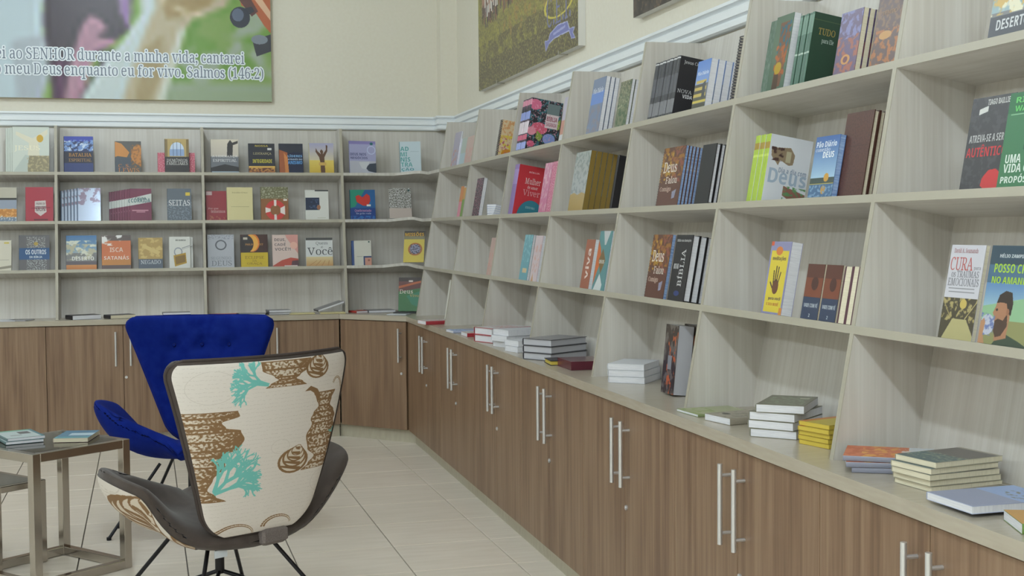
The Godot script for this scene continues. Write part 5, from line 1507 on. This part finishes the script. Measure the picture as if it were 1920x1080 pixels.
	shelf_book("paperback", "paperback with blue sky over an orange desert, back wall shelf", "L", 3, -0.609, 0.050, 0, Vector3(0.193, 0.235, 0.0180), "desert", "paper", "w", 1, Vector2(0, 0), "", "")
	shelf_book("paperback", "orange paperback with white capitals under a shiny dark top", "L", 3, -0.386, 0.050, 0, Vector3(0.186, 0.235, 0.0180), "bait", "paper", "w", 1, Vector2(0, 0), "", "")
	shelf_book("paperback", "ochre and slate paperback with white title band", "L", 3, -0.165, 0.050, 0, Vector3(0.157, 0.216, 0.0180), "ochre", "paper", "w", 1, Vector2(0, 0), "", "")
	shelf_book("paperback", "white paperback with a golden padlock and chain", "L", 3, 0.026, 0.050, 0, Vector3(0.137, 0.221, 0.0180), "padlock", "paper", "w", 2, Vector2(0.018, 0.02), "padlock paperbacks", "second white padlock paperback showing behind the first")
	shelf_book("paperback", "light grey paperback with a dark ring and large grey title", "L", 3, 0.298, 0.050, 0, Vector3(0.177, 0.233, 0.0180), "greyring", "paper", "w", 1, Vector2(0, 0), "", "")
	shelf_book("paperback", "black and yellow paperback with an eclipsed sun", "L", 3, 0.523, 0.050, 0, Vector3(0.183, 0.232, 0.0180), "eclipse", "paper", "w", 1, Vector2(0, 0), "", "")
	shelf_book("paperback", "pale pink paperback with grey capitals and red hill", "L", 3, 0.734, 0.050, 0, Vector3(0.175, 0.228, 0.0180), "pinkhill", "paper", "w", 1, Vector2(0, 0), "", "")
	shelf_book("paperback", "white paperback with large grey lettering above a striped field", "L", 3, 0.968, 0.050, 0, Vector3(0.185, 0.205, 0.0180), "whitefield", "paper", "w", 1, Vector2(0, 0), "", "")
	shelf_book("paperback", "cream paperback with a blue spine and small face photo in the corner bay", "L", 3, 1.260, 0.030, -4, Vector3(0.135, 0.179, 0.0300), "bluespine", "paper", "w", 1, Vector2(0, 0), "", "")
	shelf_book("paperback", "thin lilac grey book in the first bay, top shelf", "R", 1, -8.178, 0.020, 0, Vector3(0.181, 0.227, 0.0120), "lilac", "paper", "w", 1, Vector2(0, 1), "", "")
	shelf_book("notebook", "pale green notebook beside the lilac book, top shelf", "R", 1, -8.000, 0.030, 0, Vector3(0.173, 0.179, 0.0100), "palegreen", "paper", "w", 1, Vector2(0, 1), "", "")
	shelf_book("paperback", "pale pink book at the far end of the top right shelf", "R", 1, -7.811, 0.030, 0, Vector3(0.204, 0.176, 0.0120), "palepink", "paper", "w", 1, Vector2(0, 1), "", "")
	shelf_book("notebook", "spiral notebook with orange flowers on the top shelf", "R", 1, -7.051, 0.030, 90, Vector3(0.127, 0.214, 0.0380), "orangeflowers", "spiral", "w", 1, Vector2(-1, 0), "", "")
	shelf_book("bible", "black book with pink flowers and a white title box", "R", 1, -6.406, 0.012, 90, Vector3(0.164, 0.269, 0.0460), "floral", "hard", "w", 4, Vector2(-1, 0), "floral hardcovers", "floral hardcover showing only its patterned spine in the row")
	shelf_book("paperback", "white and lilac book right of the flowered hardcovers", "R", 1, -5.838, 0.040, 0, Vector3(0.091, 0.222, 0.0300), "lilac2", "paper", "w", 1, Vector2(0, 1), "", "")
	shelf_book("paperback", "thin red book standing above the flowered hardcovers row", "R", 1, -5.963, 0.090, 0, Vector3(0.037, 0.304, 0.1000), "redthin", "paper", "w", 1, Vector2(0, 1), "", "")
	shelf_book("paperback", "blue covered book in the fourth bay, top shelf, foremost copy", "R", 1, -5.287, 0.012, 0, Vector3(0.168, 0.241, 0.0187), "bluegrey", "paper", "w", 3, Vector2(0, 1), "blue covered books", "white edged copy behind the blue covered book")
	shelf_book("paperback", "olive green shiny book at the right of the blue books", "R", 1, -4.928, 0.012, 0, Vector3(0.134, 0.189, 0.0133), "olive", "gloss", "w", 2, Vector2(0, 1), "olive books", "copy behind the olive green shiny book")
	shelf_book("bible", "black hardcover with white title at the right end of its black row", "R", 1, -4.381, 0.012, 90, Vector3(0.113, 0.216, 0.0349), "blackbible", "hard", "g", 7, Vector2(-1, 0), "black hardcovers on top shelf", "black hardcover showing only its grey spine in the top row")
	shelf_book("paperback", "light blue book with a yellow building, foremost copy", "R", 1, -4.107, 0.004, 0, Vector3(0.113, 0.164, 0.0249), "building", "paper", "w", 4, Vector2(0, 1), "yellow building books", "white paged copy behind the light blue building book")
	shelf_book("notebook", "tall spiral notebook against the divider on the top shelf", "R", 1, -3.838, 0.012, 90, Vector3(0.150, 0.208, 0.0300), "creamplain", "spiral", "w", 1, Vector2(-1, 0), "", "")
	shelf_book("paperback", "green shiny paperback with orange artwork on the top shelf", "R", 1, -3.545, 0.012, 0, Vector3(0.111, 0.228, 0.0236), "greenart", "gloss", "w", 1, Vector2(0, 1), "", "")
	shelf_book("paperback", "green paperback half hidden behind the orange artwork paperback", "R", 1, -3.724, 0.060, 0, Vector3(0.043, 0.248, 0.0150), "greenplain", "paper", "w", 1, Vector2(0, 1), "", "")
	shelf_book("hardcover", "dark green hardcover with gold capitals, front of the green row", "R", 1, -3.364, 0.012, 90, Vector3(0.094, 0.207, 0.0170), "darkgreen", "hard", "w", 5, Vector2(-1, 0), "dark green hardcovers", "dark green hardcover showing only its spine in the row")
	shelf_book("paperback", "purple paperback with flame artwork, foremost copy", "R", 1, -3.115, -0.006, 0, Vector3(0.115, 0.167, 0.0161), "purpleflame", "paper", "c", 3, Vector2(0, 1), "purple flame paperbacks", "cream paged copy behind the purple flame paperback")
	shelf_book("paperback", "brown paperback with golden emblem beside the tall divider", "R", 1, -2.928, 0.005, 0, Vector3(0.121, 0.180, 0.0200), "brownflame", "paper", "w", 1, Vector2(0, 1), "", "")
	shelf_book("paperback", "paperback with bright sky and white title at the top right corner", "R", 1, -2.431, 0.012, 0, Vector3(0.140, 0.205, 0.0200), "skytop", "paper", "w", 1, Vector2(0, 1), "", "")
	shelf_book("booklet", "thin orange booklet in the first bay, second shelf", "R", 2, -7.776, 0.020, 0, Vector3(0.086, 0.193, 0.1000), "orange", "paper", "w", 1, Vector2(0, 1), "", "")
	shelf_book("booklet", "thin green booklet in the first bay, second shelf", "R", 2, -7.685, 0.020, 0, Vector3(0.092, 0.183, 0.1000), "green", "paper", "w", 1, Vector2(0, 1), "", "")
	shelf_book("paperback", "black book with tiny pink flowers above the small lying stack", "R", 2, -7.251, 0.006, 0, Vector3(0.166, 0.219, 0.0217), "blackfloral", "paper", "w", 1, Vector2(0, 1), "", "")
	shelf_book("bible", "red book with a teal disc and purple spine", "R", 2, -6.470, 0.012, 90, Vector3(0.138, 0.260, 0.0890), "redteal", "hard", "w", 1, Vector2(-1, 0), "", "")
	shelf_book("bible", "glossy pink book right of the red teal disc book", "R", 2, -5.905, 0.020, 0, Vector3(0.121, 0.240, 0.0300), "pink", "gloss", "w", 1, Vector2(0, 1), "", "")
	shelf_book("bible", "pink dotted book beside the glossy pink one", "R", 2, -5.784, 0.020, 0, Vector3(0.108, 0.241, 0.0300), "pinkdots", "paper", "w", 1, Vector2(0, 1), "", "")
	shelf_book("bible", "silver and gold wrapped book, foremost of its gold row", "R", 2, -5.350, 0.012, 0, Vector3(0.210, 0.259, 0.0234), "silvergold", "gloss", "gold", 5, Vector2(0, 1), "gold wrapped books", "gold edged wrapped book behind the silver one")
	shelf_book("bible", "black book at the right end of the gold wrapped row", "R", 2, -5.082, 0.080, 90, Vector3(0.041, 0.240, 0.0270), "blackplain", "paper", "w", 1, Vector2(-1, 0), "", "")
	shelf_book("notebook", "spiral notebook with autumn leaves, second shelf, foremost copy", "R", 2, -4.275, 0.012, 0, Vector3(0.204, 0.210, 0.0110), "autumn", "spiral", "b", 6, Vector2(0, 1), "autumn notebooks on second shelf", "blue edged copy behind the autumn notebook on the second shelf")
	shelf_book("bible", "plain black book right of the autumn notebooks, foremost copy", "R", 2, -3.940, -0.004, 0, Vector3(0.112, 0.196, 0.0151), "blackplain", "hard", "w", 3, Vector2(0, 1), "plain black books", "white paged copy behind the plain black book")
	shelf_book("paperback", "white cover paperback with grey letters, front of the lime row", "R", 2, -3.520, 0.012, 90, Vector3(0.137, 0.201, 0.0173), "lime", "paper", "w", 6, Vector2(-1, 0), "lime spine paperbacks", "lime spine paperback in the row behind the white cover")
	shelf_book("paperback", "thick blue paperback with a lake and yellow tree", "R", 2, -3.138, -0.004, 0, Vector3(0.131, 0.165, 0.0167), "lake", "paper", "b", 1, Vector2(0, 1), "", "")
	shelf_book("bible", "brown leather bible in front of its twin", "R", 2, -3.019, 0.020, 0, Vector3(0.138, 0.223, 0.0153), "leather", "hard", "c", 2, Vector2(0, 1), "brown leather bibles", "brown leather bible behind its twin")
	shelf_book("paperback", "dark grey paperback with red lettering and wax seal", "R", 2, -2.466, 0.030, 0, Vector3(0.155, 0.209, 0.0200), "authentic", "paper", "w", 1, Vector2(0, 1), "", "")
	shelf_book("paperback", "green paperback with white capitals cut by the right edge", "R", 2, -2.302, 0.008, 0, Vector3(0.150, 0.200, 0.0250), "purpose", "paper", "w", 1, Vector2(0, 1), "", "")
	shelf_book("paperback", "pale pink book alone in the second bay, third shelf", "R", 3, -6.707, 0.010, 0, Vector3(0.119, 0.202, 0.0200), "palepink", "paper", "w", 1, Vector2(0, 1), "", "")
	shelf_book("paperback", "teal book beside a pinkish white one, third shelf", "R", 3, -6.021, 0.012, 0, Vector3(0.146, 0.220, 0.0128), "tealbook", "paper", "w", 1, Vector2(0, 1), "", "")
	shelf_book("paperback", "pinkish white book beside the teal one, third shelf", "R", 3, -5.838, 0.012, 0, Vector3(0.120, 0.216, 0.0158), "pinkwhite", "paper", "w", 1, Vector2(0, 1), "", "")
	shelf_book("paperback", "red brown book with white vertical lettering", "R", 3, -5.046, 0.010, 0, Vector3(0.112, 0.202, 0.1200), "viva", "paper", "w", 1, Vector2(0, 1), "", "")
	shelf_book("paperback", "orange and teal patterned book beside the red brown one", "R", 3, -4.898, 0.020, 0, Vector3(0.152, 0.239, 0.0400), "orangeteal", "paper", "w", 1, Vector2(0, 1), "", "")
	shelf_book("notebook", "spiral notebook with autumn leaves on the third shelf", "R", 3, -4.255, 0.012, 0, Vector3(0.181, 0.224, 0.0138), "autumn", "spiral", "b", 1, Vector2(0, 1), "", "")
	shelf_book("bible", "black book with vertical white lettering, foremost copy", "R", 3, -4.028, 0.002, 0, Vector3(0.144, 0.222, 0.0243), "nota", "hard", "w", 3, Vector2(0, 1), "black lettered books", "white paged copy behind the vertically lettered black book")
	shelf_book("paperback", "thick yellow and lilac paperback with a dark handprint", "R", 3, -3.331, 0.012, 0, Vector3(0.124, 0.206, 0.0335), "handprint", "paper", "w", 1, Vector2(0, 1), "", "")
	shelf_book("handbook", "first brown and navy handbook from the yellow handprint book", "R", 3, -3.103, 0.010, 0, Vector3(0.093, 0.147, 0.0300), "vade", "paper", "c", 1, Vector2(0, 1), "brown and navy handbooks", "")
	shelf_book("handbook", "second brown and navy handbook from the yellow handprint book", "R", 3, -3.005, 0.010, 0, Vector3(0.085, 0.147, 0.0300), "vade", "paper", "c", 1, Vector2(0, 1), "brown and navy handbooks", "")
	shelf_book("handbook", "cream edged handbook with dark cover, left of the pair at the divider", "R", 3, -2.932, 0.010, -90, Vector3(0.100, 0.145, 0.0400), "vadedark", "paper", "c", 1, Vector2(-1, 0), "cream edged handbooks", "")
	shelf_book("handbook", "cream edged handbook with dark cover against the divider", "R", 3, -2.895, 0.010, -90, Vector3(0.100, 0.146, 0.0340), "vadedark", "paper", "c", 1, Vector2(-1, 0), "cream edged handbooks", "")
	shelf_book("paperback", "white paperback with red title above a street photograph", "R", 3, -2.457, 0.020, 0, Vector3(0.124, 0.206, 0.0108), "cura", "paper", "c", 1, Vector2(0, 1), "", "")
	shelf_book("paperback", "blue paperback with lime title and a bearded man holding a ball", "R", 3, -2.284, 0.012, 0, Vector3(0.155, 0.205, 0.0200), "believe", "paper", "w", 1, Vector2(0, 1), "", "")

# ------------------------------------------------------------------ books lying on the worktops and tables
# lying book, front cover up; its middle at (x, z), top of the page towards -z before the turn
func flat_book(label: String, x: float, y: float, z: float, turn: float, dims: Vector3, cover: String, style := "paper", pages := "w", group := "", called := "paperback", tip := 0.0) -> float:
	var o := Node3D.new()
	o.name = numbered(called)
	add_child(o)
	tag(o, label, "book", group)
	book(o, dims, cover, style, pages, false)
	var b := Basis(Vector3.UP, deg_to_rad(turn)) * Basis(Vector3.BACK, tip) * Basis(Vector3.RIGHT, -PI / 2)
	o.transform = Transform3D(b, Vector3(x, y + 0.0006 + dims.z + absf(sin(tip)) * dims.x / 2, z) - b * Vector3(0, dims.y / 2, 0))
	return y + dims.z + 0.0008

func pile(labels: Array, x: float, y: float, z: float, turn: float, dims: Vector3, cover: String, style := "paper", pages := "w", group := "", spread := 0.006, twist := 3.0):
	for k in labels.size():
		y = flat_book(labels[k], x + rng.randf_range(-spread, spread), y, z + rng.randf_range(-spread, spread), turn + rng.randf_range(-twist, twist), dims, cover, style, pages, group)

func leaning_book(label: String, at: Vector3, face: float, dims: Vector3, cover: String, style := "paper", pages := "w", back := 0.174):
	var o := Node3D.new()
	o.name = numbered("paperback")
	add_child(o)
	tag(o, label, "book")
	book(o, dims, cover, style, pages)
	o.transform = Transform3D(Basis(Vector3.UP, face) * Basis(Vector3.RIGHT, -back), at + Vector3(0, sin(back) * dims.z + 0.0006, 0))

func lying_books():
	var w := WORK
	# back wall worktop
	flat_book("thin white booklet lying at the left edge of the back worktop", -1.10, w, -8.97, 8, Vector3(0.15, 0.14, 0.006), "white")
	flat_book("thin dark booklet lying beside the white one at the left", -0.985, w, -8.98, -20, Vector3(0.12, 0.13, 0.006), "greymatte")
	flat_book("black book with white pages lying behind the steel table", -0.60, w, -8.985, 24, Vector3(0.19, 0.13, 0.028), "black")
	flat_book("dark book with cream pages lying left of the blue chair", -0.37, w, -8.99, 24, Vector3(0.17, 0.12, 0.024), "black", "paper", "c")
	pile(["lower white book lying just above the blue chair", "upper grey white book lying just above the blue chair"], 0.0, w, -9.03, 4, Vector3(0.18, 0.12, 0.014), "greymatte", "paper", "w", "pair above the blue chair")
	flat_book("reddish booklet lying flat behind the blue chair", 0.31, w, -9.0, 185, Vector3(0.19, 0.13, 0.01), "redmag")
	flat_book("dark magazine with white pages lying right of the reddish booklet", 0.49, w, -9.0, -8, Vector3(0.2, 0.14, 0.01), "greymatte")
	pile(["lower white book under the grey one right of the blue chair back", "grey covered white book on top, right of the blue chair back"], 0.675, w, -9.0, 7, Vector3(0.15, 0.11, 0.015), "greymatte", "paper", "w", "pair right of the blue chair back")
	flat_book("thin cream booklet lying alone on the back worktop", 0.83, w, -8.98, 90, Vector3(0.13, 0.17, 0.007), "cream", "paper", "c")
	flat_book("thin cream booklet under the tilted grey book", 1.035, w, -8.93, 90, Vector3(0.1, 0.17, 0.01), "cream", "paper", "c")
	flat_book("grey book propped up at a slant on the back worktop", 1.02, w + 0.012, -9.02, 8, Vector3(0.19, 0.13, 0.014), "greymatte", "paper", "w", "", "paperback", 0.3)
	# corner worktop
	flat_book("small red booklet lying in the corner", 1.225, w, -8.97, 20, Vector3(0.1, 0.12, 0.014), "redmag")
	flat_book("grey white magazine lying in the corner", 1.37, w, -8.98, 6, Vector3(0.19, 0.15, 0.016), "greymatte")
	flat_book("dark magazine lying under the red and green book", 1.56, w, -8.82, 70, Vector3(0.15, 0.21, 0.008), "black")
	flat_book("white leaflet lying at the front of the corner worktop", 1.45, w, -8.64, 60, Vector3(0.1, 0.14, 0.005), "white")
	leaning_book("red and green paperback with white title standing in the corner", Vector3(1.55, w + 0.009, -8.80), -0.35, Vector3(0.155, 0.235, 0.014), "redgreen")
	leaning_book("yellow paperback with a compass picture leaning against the first divider", Vector3(1.600, 1.178 + 0.014, -8.90), -0.5, Vector3(0.15, 0.222, 0.02), "missions")
	# right worktop, first bays
	flat_book("white book with red edge lying at the start of the right worktop", 1.53, w, -7.72, 100, Vector3(0.14, 0.2, 0.022), "redbook")
	leaning_book("white book with a brown feather standing in the first bay", Vector3(1.635, w, -7.83), -PI / 2 + 0.35, Vector3(0.15, 0.26, 0.012), "feather")
	flat_book("blue and white magazine lying in the second bay", 1.56, w, -7.05, 96, Vector3(0.13, 0.19, 0.012), "bluewhite")
	flat_book("red and white foil wrapped book lying beside the red hardcovers", 1.56, w, -6.76, 92, Vector3(0.13, 0.15, 0.02), "redbook", "gloss")
	pile(["lower red hardcover of the pair lying on the right worktop", "upper red hardcover of the pair lying on the right worktop"], 1.61, w, -6.40, -68, Vector3(0.16, 0.24, 0.036), "redbook", "hard", "w", "red hardcovers lying")
	pile(["lowest white book behind the grey hardcover pile", "middle white book behind the grey hardcover pile", "topmost white book behind the grey hardcover pile"], 1.61, w, -6.09, -72, Vector3(0.14, 0.21, 0.028), "white", "paper", "w", "white books behind the grey pile", 0.012)
	pile(["lower white book left of the grey hardcover pile", "upper white book left of the grey hardcover pile"], 1.59, w, -5.84, -75, Vector3(0.12, 0.18, 0.026), "white", "paper", "w", "white books left of the grey pile")
	pile(["lowest grey paged hardcover of the three piled in the fourth bay", "middle grey paged hardcover of the three piled in the fourth bay", "topmost grey paged hardcover of the three piled in the fourth bay"], 1.618, w, -5.47, -58, Vector3(0.165, 0.24, 0.03), "greymatte", "hard", "g", "grey hardcovers piled", 0.006, 2.0)
	flat_book("small black book with yellow edges and a ribbon, beside the grey pile", 1.56, w, -5.235, 175, Vector3(0.1, 0.14, 0.02), "black", "hard", "y")
	flat_book("burgundy zipped bible lying in clear wrap", 1.605, w, -5.06, 180, Vector3(0.15, 0.19, 0.035), "burgundy", "gloss", "r")
	pile(["lowest of the three white books lying before the standing grey books", "middle of the three white books lying before the standing grey books", "topmost of the three white books lying before the standing grey books"], 1.655, w, -4.56, -38, Vector3(0.14, 0.19, 0.023), "white", "paper", "w", "three white books in the fifth bay", 0.008)
	for k in 2:
		var lab: String = ["thick standing book with dark orange cover art in the fifth bay", "thick standing book right behind the orange cover art one"][k]
		leaning_book(lab, Vector3(1.612 + k * 0.063, w, -4.125 + k * 0.01), -PI / 2 + 0.06, Vector3(0.10, 0.235, 0.058), "artgrey", "gloss", "g", 0.1)
	flat_book("thin green booklet lying under the divider in the sixth bay", 1.595, w, -3.69, 95, Vector3(0.14, 0.18, 0.008), "dullgreen")
	flat_book("taupe covered white book lying left of the white pile", 1.605, w, -3.51, 102, Vector3(0.125, 0.17, 0.02), "taupe")
	pile(["lowest white book of the pile of four in the sixth bay", "second white book from the bottom of the pile of four", "third white book from the bottom of the pile of four", "topmost white book of the pile of four, with dull photo cover"], 1.63, w, -3.262, -45, Vector3(0.13, 0.205, 0.022), "olivephoto", "paper", "w", "four white books piled", 0.004, 7.0)
	pile(["lowest yellow booklet of the small pile by the divider", "second yellow booklet from the bottom of the small pile", "third yellow booklet from the bottom of the small pile", "fourth yellow booklet from the bottom of the small pile", "topmost yellow booklet of the small pile by the divider"], 1.665, w, -3.06, -74, Vector3(0.11, 0.15, 0.0115), "yellow", "paper", "y", "yellow booklets piled", 0.003, 2.0)
	# last bay
	pile(["lowest grey magazine under the orange one", "middle grey magazine under the orange one", "orange covered magazine on top of the grey magazines"], 1.625, w, -2.71, 60, Vector3(0.15, 0.2, 0.012), "magazine", "paper", "w", "orange magazines piled", 0.008, 6.0)
	pile(["lowest cream paged book of the five in the last bay", "second cream paged book from the bottom of the five", "third cream paged book from the bottom of the five", "fourth cream paged book from the bottom of the five", "topmost cream paged book of the five, with dark photo cover"], 1.635, w, -2.50, -82, Vector3(0.125, 0.19, 0.0125), "darkphoto", "paper", "c", "five cream paged books piled", 0.006, 3.0)
	flat_book("brown booklet under the blue white book in the last bay", 1.655, w, -2.36, -80, Vector3(0.14, 0.19, 0.006), "taupe")
	flat_book("blue and white book lying at the lower right", 1.595, w + 0.007, -2.275, -88, Vector3(0.15, 0.21, 0.016), "bluewhite")
	flat_book("green and white booklet lying at the right edge", 1.60, w, -2.08, 70, Vector3(0.12, 0.17, 0.02), "green")
	# small pile on the second shelf of the second bay
	for k in 5:
		var lab2: String = ["lowest striped booklet of the small pile on the second shelf", "second striped booklet from the bottom on the second shelf", "third striped booklet from the bottom on the second shelf", "fourth striped booklet from the bottom on the second shelf", "topmost striped booklet of the small pile on the second shelf"][k]
		var o := Node3D.new()
		o.name = numbered("booklet")
		add_child(o)
		tag(o, lab2, "book", "striped booklets piled")
		book(o, Vector3(0.14, 0.16, 0.0115), "bluewhite", "paper", "w", false)
		o.transform = shelf_place("R", 2, -6.90, 0.09) * Transform3D(Basis(Vector3.UP, 0.03 * k) * Basis(Vector3.RIGHT, -PI / 2), Vector3(0, 0.012 * (k + 1), 0.08))
	# on the tall steel table
	pile(["magazine under the teal edged one on the steel table", "teal edged magazine on top, on the steel table"], -0.655, 0.5505, -5.77, 22, Vector3(0.15, 0.22, 0.012), "tealmag", "paper", "w", "magazines on the steel table", 0.004, 4.0)
	flat_book("blue paperback with a pale title strip on the steel table", -0.42, 0.5505, -5.74, -10, Vector3(0.14, 0.21, 0.017), "bluepink", "paper", "c")
